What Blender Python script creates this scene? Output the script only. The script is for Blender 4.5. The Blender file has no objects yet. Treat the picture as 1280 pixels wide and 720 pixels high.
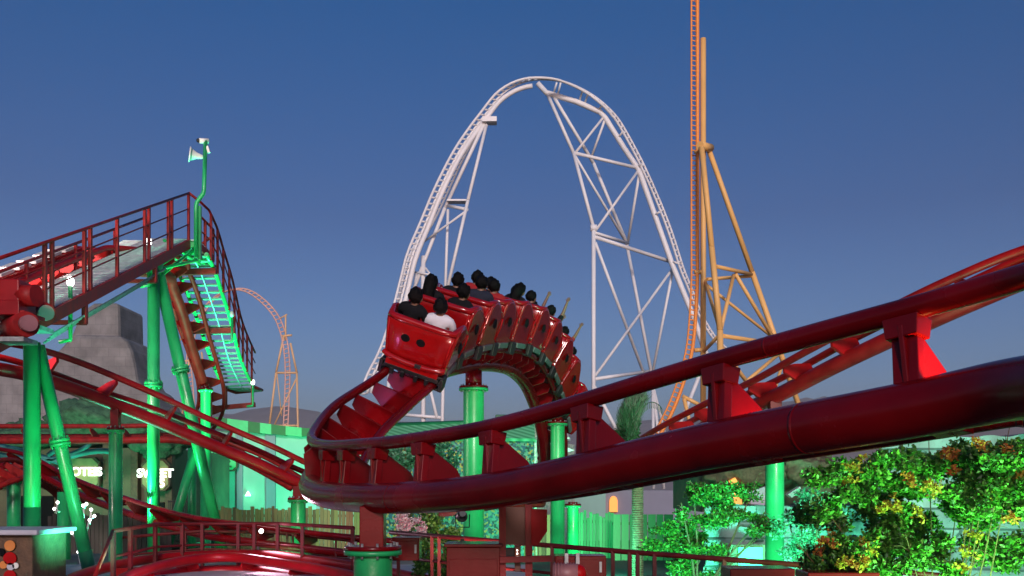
import bpy, bmesh, math, random
from mathutils import Vector, Matrix, Quaternion, noise
random.seed(7)
PI = math.pi
sc = bpy.context.scene
C = sc.collection
F = 35.0/36.0*1280; YH = 611.0; H = 2.3
V = Vector
def P(px, py, D):
    return V(((px-640)/F*D, D, H+(YH-py)/F*D))
ZUP = V((0, 0, 1))

# ------------------------------------------------------------------ materials
M = {}
def mat(name, col, rough=0.5, metal=0.0, var=0.12, scale=4.0, bump=0.0, bscale=30.0, spec=0.5, coat=0.0):
    m = bpy.data.materials.new(name); m.use_nodes = True
    nt = m.node_tree; b = nt.nodes['Principled BSDF']
    b.inputs['Roughness'].default_value = rough; b.inputs['Metallic'].default_value = metal
    b.inputs['Specular IOR Level'].default_value = spec
    b.inputs['Coat Weight'].default_value = coat
    tc = nt.nodes.new('ShaderNodeTexCoord')
    nz = nt.nodes.new('ShaderNodeTexNoise'); nz.inputs['Scale'].default_value = scale; nz.inputs['Detail'].default_value = 6
    nt.links.new(tc.outputs['Object'], nz.inputs['Vector'])
    cr = nt.nodes.new('ShaderNodeValToRGB')
    cr.color_ramp.elements[0].position = 0.3; cr.color_ramp.elements[1].position = 0.7
    cr.color_ramp.elements[0].color = tuple(c*(1-var) for c in col[:3])+(1,)
    cr.color_ramp.elements[1].color = tuple(min(1, c*(1+var)) for c in col[:3])+(1,)
    nt.links.new(nz.outputs['Fac'], cr.inputs['Fac']); nt.links.new(cr.outputs['Color'], b.inputs['Base Color'])
    rr = nt.nodes.new('ShaderNodeMapRange'); rr.inputs['To Min'].default_value = max(0.03, rough-0.1); rr.inputs['To Max'].default_value = min(1, rough+0.12)
    nt.links.new(nz.outputs['Fac'], rr.inputs['Value']); nt.links.new(rr.outputs['Result'], b.inputs['Roughness'])
    if bump:
        n2 = nt.nodes.new('ShaderNodeTexNoise'); n2.inputs['Scale'].default_value = bscale; n2.inputs['Detail'].default_value = 5
        nt.links.new(tc.outputs['Object'], n2.inputs['Vector'])
        bp = nt.nodes.new('ShaderNodeBump'); bp.inputs['Strength'].default_value = bump; bp.inputs['Distance'].default_value = 0.05
        nt.links.new(n2.outputs['Fac'], bp.inputs['Height']); nt.links.new(bp.outputs['Normal'], b.inputs['Normal'])
    M[name] = m
    return m
def emat(name, col, s):
    m = bpy.data.materials.new(name); m.use_nodes = True
    b = m.node_tree.nodes['Principled BSDF']
    b.inputs['Base Color'].default_value = tuple(col)+(1,)
    b.inputs['Emission Color'].default_value = tuple(col)+(1,); b.inputs['Emission Strength'].default_value = s
    M[name] = m; return m
def islandmat(name, cols, rough=0.5, trans=0.0, spec=0.5):
    m = bpy.data.materials.new(name); m.use_nodes = True
    nt = m.node_tree; b = nt.nodes['Principled BSDF']; b.inputs['Roughness'].default_value = rough
    b.inputs['Specular IOR Level'].default_value = spec
    g = nt.nodes.new('ShaderNodeNewGeometry'); cr = nt.nodes.new('ShaderNodeValToRGB')
    els = cr.color_ramp.elements
    n = len(cols)
    for i, c in enumerate(cols):
        if i < 2: e = els[i]; e.position = i/(n-1) if n > 1 else 0
        else: e = els.new(i/(n-1))
        e.color = tuple(c)+(1,)
    for i, e in enumerate(els): e.position = i/(n-1)
    nt.links.new(g.outputs['Random Per Island'], cr.inputs['Fac']); nt.links.new(cr.outputs['Color'], b.inputs['Base Color'])
    if trans:
        tr = nt.nodes.new('ShaderNodeBsdfTranslucent'); mx = nt.nodes.new('ShaderNodeMixShader'); mx.inputs['Fac'].default_value = trans
        nt.links.new(cr.outputs['Color'], tr.inputs['Color'])
        out = nt.nodes['Material Output']
        nt.links.new(b.outputs[0], mx.inputs[1]); nt.links.new(tr.outputs[0], mx.inputs[2]); nt.links.new(mx.outputs[0], out.inputs['Surface'])
    M[name] = m; return m

mat('red_paint', (0.26, 0.003, 0.006), 0.36, var=0.25, scale=3, bump=0.05, bscale=60, coat=0.0, spec=0.3)
mat('dark_red_paint', (0.13, 0.0009, 0.0025), 0.24, var=0.35, scale=1.8, bump=0.02, bscale=40, coat=0.0, spec=0.32)
mat('car_red', (0.30, 0.003, 0.004), 0.20, var=0.10, scale=5, coat=0.6, bump=0.02, bscale=25)
mat('rail_red', (0.36, 0.002, 0.002), 0.45, spec=0.25, var=0.25, scale=3)
mat('rust_red', (0.26, 0.010, 0.010), 0.5, var=0.35, scale=6, spec=0.25)
mat('rail_dark', (0.11, 0.008, 0.009), 0.5, var=0.3, scale=6, spec=0.3)
mat('skirt_grey', (0.09, 0.09, 0.095), 0.45, var=0.3)
mat('far_red', (0.30, 0.03, 0.04), 0.5, var=0.2)
mat('green_paint', (0.015, 0.32, 0.095), 0.32, var=0.40, scale=1.1, bump=0.08, bscale=25, coat=0.1)
mat('green_dark_paint', (0.01, 0.12, 0.05), 0.45, var=0.2, scale=3)  # dark green of the pavilion roof; on column feet it stands in for shade
mat('steel', (0.30, 0.31, 0.31), 0.45, 0.4, var=0.3, scale=12)
mat('tread_metal', (0.20, 0.25, 0.22), 0.5, 0.2, var=0.3, scale=10)
mat('galv', (0.50, 0.52, 0.52), 0.5, 0.2, var=0.25, scale=10, bump=0.1)
mat('black_iron', (0.012, 0.012, 0.013), 0.4, var=0.3)
mat('rubber', (0.02, 0.02, 0.02), 0.7)
mat('white_steel', (0.88, 0.86, 0.85), 0.5, var=0.05, scale=0.3)
mat('pink_steel', (0.72, 0.42, 0.34), 0.5, var=0.1, scale=0.3)
mat('tan_steel', (0.80, 0.50, 0.25), 0.5, var=0.1, scale=0.3)
mat('orange_steel', (1.0, 0.32, 0.05), 0.5, var=0.08, scale=0.3)
mat('ochre_steel', (0.92, 0.52, 0.17), 0.5, var=0.1, scale=0.3)
mat('asphalt', (0.05, 0.05, 0.052), 0.85, var=0.25, scale=2, bump=0.3)
mat('paving', (0.16, 0.15, 0.15), 0.8, var=0.25, scale=3, bump=0.2)
mat('deck', (0.45, 0.42, 0.44), 0.6, var=0.15, scale=3)
mat('hill', (0.30, 0.26, 0.24), 0.95, var=0.2, scale=0.01)
mat('skin', (0.22, 0.11, 0.07), 0.5, var=0.08)
mat('hair', (0.004, 0.0035, 0.0035), 0.6, var=0.2, spec=0.12, bump=0.4, bscale=90)
mat('cloth_black', (0.008, 0.008, 0.010), 0.9, var=0.3, spec=0.2)
mat('cloth_white', (0.75, 0.73, 0.76), 0.85, var=0.05, bump=0.2, bscale=12)
mat('cloth_red', (0.32, 0.01, 0.012), 0.85, var=0.15, bump=0.2, bscale=12)
mat('cloth_blue', (0.01, 0.014, 0.03), 0.85, var=0.2)
mat('wood_dark', (0.10, 0.055, 0.03), 0.7, var=0.35, scale=8, bump=0.3)
mat('olive_wall', (0.10, 0.09, 0.05), 0.8, var=0.3, scale=1.5, bump=0.3, bscale=10)
mat('sign_board', (0.28, 0.25, 0.10), 0.6, var=0.2)
mat('cream', (0.72, 0.70, 0.66), 0.7, var=0.06)
mat('grey_panel', (0.45, 0.44, 0.50), 0.6, var=0.1)
mat('dark_void', (0.005, 0.005, 0.006), 0.7, spec=0.1)
mat('bark', (0.16, 0.10, 0.06), 0.85, var=0.35, scale=12, bump=0.5)
mat('twig', (0.12, 0.07, 0.03), 0.7, var=0.3, scale=10)
mat('brown_panel', (0.16, 0.045, 0.02), 0.45, var=0.25)
mat('bright_red', (0.36, 0.003, 0.005), 0.42, var=0.2, spec=0.15)
mat('teal_pipe', (0.03, 0.16, 0.17), 0.5, var=0.2)
mat('thatch', (0.05, 0.14, 0.07), 0.9, var=0.5, scale=5, bump=0.8, bscale=14)
mat('motor', (0.28, 0.12, 0.13), 0.45, var=0.2)
mat('orange_paint', (0.6, 0.2, 0.04), 0.5)
mat('parapet_light', (0.10, 0.55, 0.22), 0.6, var=0.08)
mat('parapet_dark', (0.03, 0.16, 0.05), 0.6, var=0.1)
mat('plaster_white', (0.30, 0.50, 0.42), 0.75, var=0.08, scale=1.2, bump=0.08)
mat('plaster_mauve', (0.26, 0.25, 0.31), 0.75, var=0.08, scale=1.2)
emat('lamp_white', (1, 0.98, 0.93), 6.0)
emat('lamp_green', (0.35, 1.0, 0.6), 6.0)
emat('sign_white', (1, 1, 0.9), 1.7)
emat('lantern_orange', (1.0, 0.34, 0.06), .75)
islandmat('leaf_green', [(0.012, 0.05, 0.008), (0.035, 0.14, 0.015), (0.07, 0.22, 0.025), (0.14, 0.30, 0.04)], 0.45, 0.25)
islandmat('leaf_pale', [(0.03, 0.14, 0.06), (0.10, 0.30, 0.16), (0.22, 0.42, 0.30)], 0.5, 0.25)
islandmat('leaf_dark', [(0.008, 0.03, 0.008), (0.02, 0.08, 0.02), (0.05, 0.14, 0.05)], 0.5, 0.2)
islandmat('petal_yellow', [(0.34, 0.24, 0.02), (0.45, 0.30, 0.03), (0.42, 0.20, 0.02)], 0.6, 0.3)
islandmat('petal_orange', [(0.42, 0.10, 0.015), (0.48, 0.20, 0.02), (0.30, 0.05, 0.015)], 0.6, 0.3)
islandmat('petal_white', [(0.75, 0.72, 0.70), (0.70, 0.55, 0.55), (0.55, 0.10, 0.20)], 0.6, 0.3)
islandmat('picket', [(0.16, 0.08, 0.035), (0.28, 0.17, 0.07), (0.22, 0.20, 0.06), (0.12, 0.07, 0.03), (0.33, 0.24, 0.10)], 0.75)
islandmat('picket_dark', [(0.05, 0.04, 0.035), (0.09, 0.075, 0.06), (0.04, 0.03, 0.03)], 0.8)
islandmat('picket_green', [(0.06, 0.28, 0.10), (0.10, 0.38, 0.15), (0.05, 0.22, 0.08)], 0.7)

def wave_mat(name, c1, c2, scale, direction='X', rough=0.7, dist=2.0):
    m = mat(name, c1, rough); nt = m.node_tree; b = nt.nodes['Principled BSDF']
    tc = nt.nodes['Texture Coordinate']; w = nt.nodes.new('ShaderNodeTexWave'); w.bands_direction = direction
    w.inputs['Scale'].default_value = scale; w.inputs['Distortion'].default_value = dist; w.inputs['Detail'].default_value = 3
    nt.links.new(tc.outputs['Object'], w.inputs['Vector'])
    cr = nt.nodes.new('ShaderNodeValToRGB'); cr.color_ramp.elements[0].color = c1+(1,); cr.color_ramp.elements[1].color = c2+(1,)
    nt.links.new(w.outputs['Fac'], cr.inputs['Fac']); nt.links.new(cr.outputs['Color'], b.inputs['Base Color']); return m
def brick_mat(name, c1, c2, mortar, scale, bw=0.9, rh=0.4, rough=0.85, vec='xz', bumpd=0.1):
    m = mat(name, c1, rough, bump=0.4, bscale=6); nt = m.node_tree; b = nt.nodes['Principled BSDF']
    tc = nt.nodes['Texture Coordinate']; sp = nt.nodes.new('ShaderNodeSeparateXYZ'); cb = nt.nodes.new('ShaderNodeCombineXYZ')
    nt.links.new(tc.outputs['Object'], sp.inputs[0])
    ad = nt.nodes.new('ShaderNodeMath'); ad.operation = 'ADD'
    nt.links.new(sp.outputs['X'], ad.inputs[0]); nt.links.new(sp.outputs['Y'], ad.inputs[1])
    nt.links.new(ad.outputs[0], cb.inputs['X']); nt.links.new(sp.outputs['Z'], cb.inputs['Y'])
    br = nt.nodes.new('ShaderNodeTexBrick'); br.inputs['Scale'].default_value = scale
    br.inputs['Color1'].default_value = c1+(1,); br.inputs['Color2'].default_value = c2+(1,); br.inputs['Mortar'].default_value = mortar+(1,)
    br.inputs['Brick Width'].default_value = bw; br.inputs['Row Height'].default_value = rh; br.inputs['Mortar Size'].default_value = 0.02
    nt.links.new(cb.outputs[0], br.inputs['Vector'])
    mx = nt.nodes.new('ShaderNodeMix'); mx.data_type = 'RGBA'; mx.blend_type = 'MULTIPLY'; mx.inputs['Factor'].default_value = 0.6
    n = nt.nodes.new('ShaderNodeTexNoise'); n.inputs['Scale'].default_value = 0.8; n.inputs['Detail'].default_value = 8
    nt.links.new(tc.outputs['Object'], n.inputs['Vector'])
    cr = nt.nodes.new('ShaderNodeValToRGB'); cr.color_ramp.elements[0].position = .35; cr.color_ramp.elements[1].position = .65
    cr.color_ramp.elements[0].color = (.35, .35, .35, 1)
    nt.links.new(n.outputs['Fac'], cr.inputs['Fac'])
    nt.links.new(br.outputs['Color'], mx.inputs[6]); nt.links.new(cr.outputs['Color'], mx.inputs[7])
    nt.links.new(mx.outputs[2], b.inputs['Base Color']); return m
wave_mat('roof_ribs', (0.05, 0.22, 0.10), (0.16, 0.45, 0.25), 2.2, 'DIAGONAL', 0.6, 0.3)
brick_mat('rock_blocks', (0.26, 0.245, 0.24), (0.29, 0.275, 0.265), (0.235, 0.225, 0.22), 0.8, bw=0.6, rh=0.5)
brick_mat('stone_wall', (0.34, 0.36, 0.36), (0.16, 0.17, 0.18), (0.07, 0.08, 0.08), 0.8, bw=2.3, rh=0.33)
def mosaic_mat(name, scale, cols):
    m = mat(name, (0.3, 0.3, 0.3), 0.4); nt = m.node_tree; b = nt.nodes['Principled BSDF']
    tc = nt.nodes['Texture Coordinate']; v = nt.nodes.new('ShaderNodeTexVoronoi'); v.inputs['Scale'].default_value = scale
    nt.links.new(tc.outputs['Object'], v.inputs['Vector'])
    sp = nt.nodes.new('ShaderNodeSeparateColor'); nt.links.new(v.outputs['Color'], sp.inputs[0])
    cr = nt.nodes.new('ShaderNodeValToRGB'); cr.color_ramp.interpolation = 'CONSTANT'
    els = cr.color_ramp.elements
    for i, c in enumerate(cols):
        e = els[i] if i < 2 else els.new(0.99)
        e.color = c+(1,)
    for i, e in enumerate(els): e.position = i/len(cols)
    nt.links.new(sp.outputs[0], cr.inputs['Fac']); nt.links.new(cr.outputs['Color'], b.inputs['Base Color']); return m
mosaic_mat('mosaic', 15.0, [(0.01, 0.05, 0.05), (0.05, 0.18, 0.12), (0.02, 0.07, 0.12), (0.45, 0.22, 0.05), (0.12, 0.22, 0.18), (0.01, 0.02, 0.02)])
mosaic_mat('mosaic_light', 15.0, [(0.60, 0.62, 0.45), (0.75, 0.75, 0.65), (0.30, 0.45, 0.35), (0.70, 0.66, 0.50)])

# ------------------------------------------------------------------ mesh builder
class MB:
    def __init__(s): s.v = []; s.f = []; s.sm = []
    def _add(s, vs, fs, smooth=False):
        o = len(s.v); s.v += [tuple(v) for v in vs]
        for f in fs: s.f.append(tuple(i+o for i in f)); s.sm.append(smooth)
        return s
    def tube(s, pts, r, n=12, caps=True, closed=False):
        pts = [V(p) for p in pts]
        m = len(pts); rs = r if isinstance(r, (list, tuple)) else [r]*m
        vs = []; up = None
        for i in range(m):
            if closed: t = pts[(i+1) % m]-pts[i-1]
            else: t = pts[min(i+1, m-1)]-pts[max(i-1, 0)]
            if t.length < 1e-9: t = V((0, 0, 1))
            t.normalize()
            if up is None:
                up = V((0, 0, 1)) if abs(t.z) < 0.9 else V((1, 0, 0))
            up = (up-t*up.dot(t)); up.normalize()
            sd = t.cross(up)
            for k in range(n):
                a = 2*PI*k/n
                vs.append(pts[i]+(up*math.cos(a)+sd*math.sin(a))*rs[i])
        fs = []
        for i in range(m if closed else m-1):
            j = (i+1) % m
            for k in range(n):
                k2 = (k+1) % n
                fs.append((i*n+k, i*n+k2, j*n+k2, j*n+k))
        s._add(vs, fs, True)
        if caps and not closed:
            o = len(s.v)-m*n
            s.f.append(tuple(o+k for k in range(n))[::-1]); s.sm.append(False)
            s.f.append(tuple(o+(m-1)*n+k for k in range(n))); s.sm.append(False)
        return s
    def box(s, c, size, X=V((1, 0, 0)), Y=V((0, 1, 0)), Z=V((0, 0, 1)), taper=1.0):
        c = V(c); a, b, d = [q/2 for q in size]
        vs = []
        for sz in (-1, 1):
            k = taper if sz > 0 else 1
            for sx, sy in ((-1, -1), (1, -1), (1, 1), (-1, 1)):
                vs.append(c+X*a*sx*k+Y*b*sy*k+Z*d*sz)
        return s._add(vs, [(3, 2, 1, 0), (4, 5, 6, 7), (0, 1, 5, 4), (1, 2, 6, 5), (2, 3, 7, 6), (3, 0, 4, 7)])
    def beam(s, a, b, w, h, up=ZUP):
        a = V(a); b = V(b); t = (b-a); L = t.length; t.normalize()
        sd = t.cross(up)
        if sd.length < 1e-4: sd = V((1, 0, 0))
        sd.normalize(); u = sd.cross(t)
        return s.box((a+b)/2, (w, L, h), sd, t, u)
    def plate(s, poly, th):
        poly = [V(p) for p in poly]; n = len(poly)
        nrm = V((0, 0, 0))
        for i in range(n): nrm += (poly[i]-poly[0]).cross(poly[(i+1) % n]-poly[0])
        nrm.normalize(); h = nrm*th/2
        vs = [p+h for p in poly]+[p-h for p in poly]
        fs = [tuple(range(n)), tuple(range(2*n-1, n-1, -1))]
        for i in range(n):
            j = (i+1) % n; fs.append((i, i+n, j+n, j))
        return s._add(vs, fs)
    def ball(s, c, r, nu=12, nv=8, jit=0.0, seed=0):
        c = V(c); r = V(r) if not isinstance(r, (int, float)) else V((r, r, r))
        vs = [c+V((0, 0, r.z))]
        for i in range(1, nv):
            th = PI*i/nv
            for k in range(nu):
                ph = 2*PI*k/nu
                d = V((math.sin(th)*math.cos(ph), math.sin(th)*math.sin(ph), math.cos(th)))
                q = 1+(jit*noise.noise(d*2.5+V((seed, 0, 0))) if jit else 0)
                vs.append(c+V((d.x*r.x*q, d.y*r.y*q, d.z*r.z*q)))
        vs.append(c-V((0, 0, r.z)))
        fs = []
        for k in range(nu): fs.append((0, 1+k, 1+(k+1) % nu))
        for i in range(nv-2):
            for k in range(nu):
                a = 1+i*nu+k; b = 1+i*nu+(k+1) % nu
                fs.append((a, a+nu, b+nu, b))
        e = len(vs)-1; o = 1+(nv-2)*nu
        for k in range(nu): fs.append((e, o+(k+1) % nu, o+k))
        return s._add(vs, fs, True)
    def lathe(s, base, prof, n=24, axis=ZUP):
        base = V(base); axis = V(axis).normalized()
        x = axis.orthogonal().normalized(); y = axis.cross(x)
        vs = []
        for r, z in prof:
            for k in range(n):
                a = 2*PI*k/n; vs.append(base+axis*z+(x*math.cos(a)+y*math.sin(a))*r)
        fs = []
        for i in range(len(prof)-1):
            for k in range(n):
                k2 = (k+1) % n; fs.append((i*n+k, i*n+k2, (i+1)*n+k2, (i+1)*n+k))
        s._add(vs, fs, True)
        o = len(s.v)-len(vs)
        s.f.append(tuple(o+k for k in range(n))[::-1]); s.sm.append(False)
        s.f.append(tuple(o+(len(prof)-1)*n+k for k in range(n))); s.sm.append(False)
        return s
    def build(s, name, m, parent=None, bevel=0, seg=2, sharp=True):
        me = bpy.data.meshes.new(name)
        off = V((0, 0, 0))
        if parent is not None: off = parent_world(parent)
        me.from_pydata([tuple(V(v)-off) for v in s.v] if parent is not None else s.v, [], s.f)
        me.polygons.foreach_set('use_smooth', s.sm); me.update()
        o = bpy.data.objects.new(name, me); C.objects.link(o)
        if isinstance(m, str): m = M[m]
        me.materials.append(m)
        if parent is not None: o.parent = parent
        if bevel:
            md = o.modifiers.new('bevel', 'BEVEL'); md.width = bevel; md.segments = seg; md.limit_method = 'ANGLE'; md.angle_limit = 0.6
            md.harden_normals = False
        return o
def parent_world(o):
    w = V((0, 0, 0))
    while o is not None:
        w += V(o.location) ; o = o.parent
    return w
def thing(name, label, cat, loc=(0, 0, 0), group=None):
    o = bpy.data.objects.new(name, None); C.objects.link(o); o.location = loc; o.empty_display_size = 0.2
    o['label'] = label; o['category'] = cat
    if group: o['group'] = group
    return o
def tag(o, label, cat, group=None):
    o['label'] = label; o['category'] = cat
    if group: o['group'] = group
    return o
def struct(o): o['kind'] = 'structure'; return o
def copy_tree(o, parent=None):
    c = o.copy(); C.objects.link(c)
    c.parent = parent
    for ch in list(o.children): copy_tree(ch, c)
    return c
def text_mesh(s, size, loc, rotz, m, name, parent, ext=0.01, sx=1.0, font_off=0.0):
    cu = bpy.data.curves.new(name, 'FONT'); cu.body = s; cu.size = size; cu.extrude = ext; cu.align_x = 'CENTER'; cu.align_y = 'CENTER'; cu.offset = font_off
    t = bpy.data.objects.new('tmp', cu); C.objects.link(t)
    dg = bpy.context.evaluated_depsgraph_get(); me = bpy.data.meshes.new_from_object(t.evaluated_get(dg))
    bpy.data.objects.remove(t)
    mt = Matrix.Translation(V(loc)-parent_world(parent)) @ Matrix.Rotation(rotz, 4, 'Z') @ Matrix.Rotation(PI/2, 4, 'X') @ Matrix.Scale(sx, 4, V((1, 0, 0)))
    me.transform(mt); me.materials.clear(); me.materials.append(M[m])
    o = bpy.data.objects.new(name, me); C.objects.link(o); o.parent = parent
    return o

# ------------------------------------------------------------------ curves
def catmull(pts, vals, step):
    """pts vectors, vals list of floats; returns resampled by arc length"""
    n = len(pts); out = []; ov = []
    for i in range(n-1):
        p0 = pts[i-1] if i > 0 else pts[0]*2-pts[1]
        p1, p2 = pts[i], pts[i+1]
        p3 = pts[i+2] if i+2 < n else pts[-1]*2-pts[-2]
        for k in range(24):
            t = k/24; t2 = t*t; t3 = t2*t
            out.append(0.5*((2*p1)+(p2-p0)*t+(2*p0-5*p1+4*p2-p3)*t2+(3*p1-p0-3*p2+p3)*t3)); ov.append(vals[i]*(1-t)+vals[i+1]*t)
    out.append(pts[-1]); ov.append(vals[-1])
    # smooth a little
    for _ in range(10):
        out = [out[0]]+[(out[i-1]+out[i]*2+out[i+1])/4 for i in range(1, len(out)-1)]+[out[-1]]
    res = [out[0]]; rv = [ov[0]]; acc = 0; nxt = step
    for i in range(1, len(out)):
        a, b = out[i-1], out[i]; L = (b-a).length
        while acc+L >= nxt:
            t = (nxt-acc)/L; res.append(a.lerp(b, t)); rv.append(ov[i-1]*(1-t)+ov[i]*t); nxt += step
        acc += L
    return res, rv
class Track:
    """groups: list of (side, [(px,py,D,bank_deg)...]); side -1: the points are of the left rail, 0 centre, 1 right rail"""
    def __init__(s, groups, gauge=0.75, depth=0.40, step=0.12, ext=0):
        cs = []; bk = []
        for side, pts in groups:
            w = [P(*p[:3]) for p in pts]
            for i, p in enumerate(w):
                t = (w[min(i+1, len(w)-1)]-w[max(i-1, 0)]).normalized()
                R, U = s.frame(t, math.radians(pts[i][3]))
                cs.append(p-R*side*gauge/2); bk.append(pts[i][3])
        if ext:
            e_ = (cs[0]-cs[1]).normalized()
            for _ in range(5): cs.insert(0, cs[0]+e_*ext/5); bk.insert(0, bk[0])
        s.c, s.b = catmull(cs, bk, step); s.step = step; s.g = gauge; s.d = depth
        s.n = len(s.c)
        s.T = []; s.R = []; s.U = []
        for i in range(s.n):
            t = (s.c[min(i+1, s.n-1)]-s.c[max(i-1, 0)]).normalized(); R, U = s.frame(t, math.radians(s.b[i]))
            s.T.append(t); s.R.append(R); s.U.append(U)
        s.rl = [s.c[i]-s.R[i]*gauge/2 for i in range(s.n)]; s.rr = [s.c[i]+s.R[i]*gauge/2 for i in range(s.n)]
        s.sp = [s.c[i]-s.U[i]*depth for i in range(s.n)]
    def frame(s, t, b):
        h = t.cross(ZUP); h.normalize()
        u = h.cross(t)
        R = h*math.cos(b)-u*math.sin(b); U = u*math.cos(b)+h*math.sin(b)
        return R, U
    def at(s, dist):
        i = max(0, min(s.n-1, int(round(dist/s.step)))); return i
def make_track(tr, label, rr=0.065, rs=0.15, tie=1.1, phase=0.3, dists=None, m='dark_red_paint', m_rail=None, heavy=True, group='red steel tracks of the family roller coaster', n=18, name='coaster_track', tieth=0.03, tmax=None):
    root = thing(name, label, 'roller coaster track', tr.sp[tr.n//2], group)
    for pts in (tr.rl, tr.rr): MB().tube(pts, rr, n).build('rail', m_rail or m, root)
    MB().tube(tr.sp, rs, n+6).build('spine', m, root)
    if dists is None:
        dists = []; d = phase
        while d < (tr.n-1)*tr.step: dists.append(d); d += tie
    for d in dists:
        i = tr.at(d); a, b, p = tr.rl[i], tr.rr[i], tr.sp[i]; R, U, T = tr.R[i], tr.U[i], tr.T[i]
        mb = MB(); full = heavy and i*tr.step > T1TURN if heavy else False
        if full:
            mb.plate([a+R*rr*.6, b-R*rr*.6, b-R*rr*.4-U*.19, p+R*rs*1.0+U*rs*.3, p-R*rs*1.0+U*rs*.3, a+R*rr*.4-U*.19], tieth)
            mb.build('cross_tie', m, root, bevel=.005); continue
        mb.plate([a+R*rr*0.6-U*rr*.4, a.lerp(b, .6)+U*(.085 if heavy else 0), b-R*rr*0.6+U*(rr*.4 if heavy else -rr*.4), b-R*rr*.2-U*rr*2.0, p+R*rs*0.75+U*rs*.45, p-R*rs*.75+U*rs*.45, a+R*rr*.2-U*rr*2.0], tieth)
        if heavy:
            for q, sg in ((a, -1), (b, 1)):
                dr = (p-q).normalized(); big = 1.3; L = (p-q).length
                sd = T.cross(dr).normalized()
                mb.box(q+dr*(rr+0.045), (0.16, 0.20, 0.11), sd, T, dr, 0.88)
                mb.box(q+dr*(rr+0.08+(L-rr-rs)*0.5), (0.07, 0.145, L-rr-rs*0.7), sd, T, dr)
        mb.build('cross_tie', m, root, bevel=0.006 if heavy else 0, seg=2)
    return root
def column(top, base_z, r, label, flange_at=None, stub=0.45, sr=None, mt='green_paint', n=28, group='green steel support columns', shade_band=None, square=False, stub_dir=ZUP, name='support_column', fr=1.42):
    """top: the point where the red stub meets the track"""
    top = V(top); root = thing(name, label, 'support column', (top.x, top.y, base_z), group)
    ft = top-stub_dir*stub
    prof = [(r*1.6, 0), (r*1.6, 0.04), (r, 0.045), (r, ft.z-base_z-0.06), (r*1.02, ft.z-base_z-.03)]
    MB().lathe((ft.x, ft.y, base_z), prof, n).build('shaft', mt, root)
    MB().lathe(ft-ZUP*0.06, [(r*fr, 0), (r*fr, 0.045)], n).build('flange', mt, root)
    fl = MB().lathe(ft-ZUP*0.012, [(r*fr*.98, 0), (r*fr*.98, 0.04)], n).build('upper_flange', 'dark_red_paint', root)
    bolts = MB()
    for k in range(10):
        a = 2*PI*k/10; q = ft+V((math.cos(a), math.sin(a), 0))*r*fr*.84
        bolts.lathe(q-ZUP*0.09, [(0.014, 0), (0.014, 0.15)], 6)
    bolts.build('bolts', 'steel', root)
    if square: MB().box((ft+top)/2, (r*1.25, r*1.25, (top-ft).length)).build('stub', 'dark_red_paint', root, bevel=0.01)
    else: MB().tube([ft, top], r*.8, n).build('stub', 'dark_red_paint', root)
    if shade_band: MB().lathe((ft.x, ft.y, base_z+.05), [(r*1.015, 0), (r*1.015, shade_band-base_z)], n).build('painted_shade', 'green_dark_paint', root)  # darker lower shaft, shade put into the colour
    return root
def leaning(a, b, r, label, flange_t=None, mt='green_paint', shade_band=0.0):
    a = V(a); b = V(b)
    root = thing('support_column', label, 'support column', b, 'green steel support columns')
    MB().tube([a, b], r, 28).build('shaft', mt, root)
    if flange_t:
        for ft in (flange_t if isinstance(flange_t, (list, tuple)) else [flange_t]):
            q = a.lerp(b, ft); ax = (b-a).normalized()
            mb = MB().lathe(q-ax*0.06, [(r*1.5, 0), (r*1.5, .05)], 28, ax).lathe(q+ax*0.0, [(r*1.5, 0), (r*1.5, .05)], 28, ax)
            x = ax.orthogonal().normalized(); y = ax.cross(x)
            for k in range(10):
                an = 2*PI*k/10; mb.lathe(q+(x*math.cos(an)+y*math.sin(an))*r*1.27-ax*.1, [(.014, 0), (.014, .19)], 6, ax)
            mb.build('flange', mt, root)
    if shade_band:
        q = a.lerp(b, shade_band); MB().tube([q, b], r*1.015, 28).build('painted_shade', 'green_dark_paint', root)  # dark green lower length painted in as shade on the shaft
    return root

# ================================================================== GROUND / TERRAIN
def sheet(name, pts, z, m):
    mb = MB(); mb._add([(x, y, z) for x, y in pts], [tuple(range(len(pts)))]); return struct(mb.build(name, m))
sheet('ground', [(-3500, -100), (3500, -100), (3500, 3300), (-3500, 3300)], 0.0, 'asphalt')
struct(MB().box((-13, 21.4, 0.37), (24, 5.2, 0.74)).build('terrace', 'paving', bevel=0.03))
struct(MB().box((-5.2, 15.4, 0.47), (11, 5.0, 0.94)).build('concrete_deck', 'deck', bevel=0.02))
def ridge(name, D, pts, depth, seed):
    mb = MB(); vs = []; N = 120
    rows = 6
    for r in range(rows):
        for i in range(N+1):
            t = i/N; px = pts[0][0]+(pts[-1][0]-pts[0][0])*t
            for k in range(len(pts)-1):
                if pts[k][0] <= px <= pts[k+1][0]:
                    u = (px-pts[k][0])/(pts[k+1][0]-pts[k][0]); py = pts[k][1]*(1-u)+pts[k+1][1]*u; break
            q = P(px, py, D); f = math.sin(PI*(r/(rows-1))*0.5) if r < rows-1 else 1
            n = noise.fractal(V((px*0.03, r*0.7, seed)), 0.8, 2.0, 5)*0.02*D
            vs.append((q.x, D-depth*(1-r/(rows-1)), max(-1, (q.z+n*0.25)*f-0.0)))
    fs = []
    for r in range(rows-1):
        for i in range(N):
            a = r*(N+1)+i; fs.append((a, a+1, a+N+2, a+N+1))
    mb._add(vs, fs, True); return struct(mb.build(name, 'hill'))
ridge('hills', 2600, [(-300, 500), (0, 480), (180, 500), (290, 522), (380, 512), (480, 528), (620, 535), (760, 532), (880, 520), (960, 505), (1040, 500), (1130, 494), (1200, 488), (1290, 478), (1600, 470)], 900, 1.0)
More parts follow.
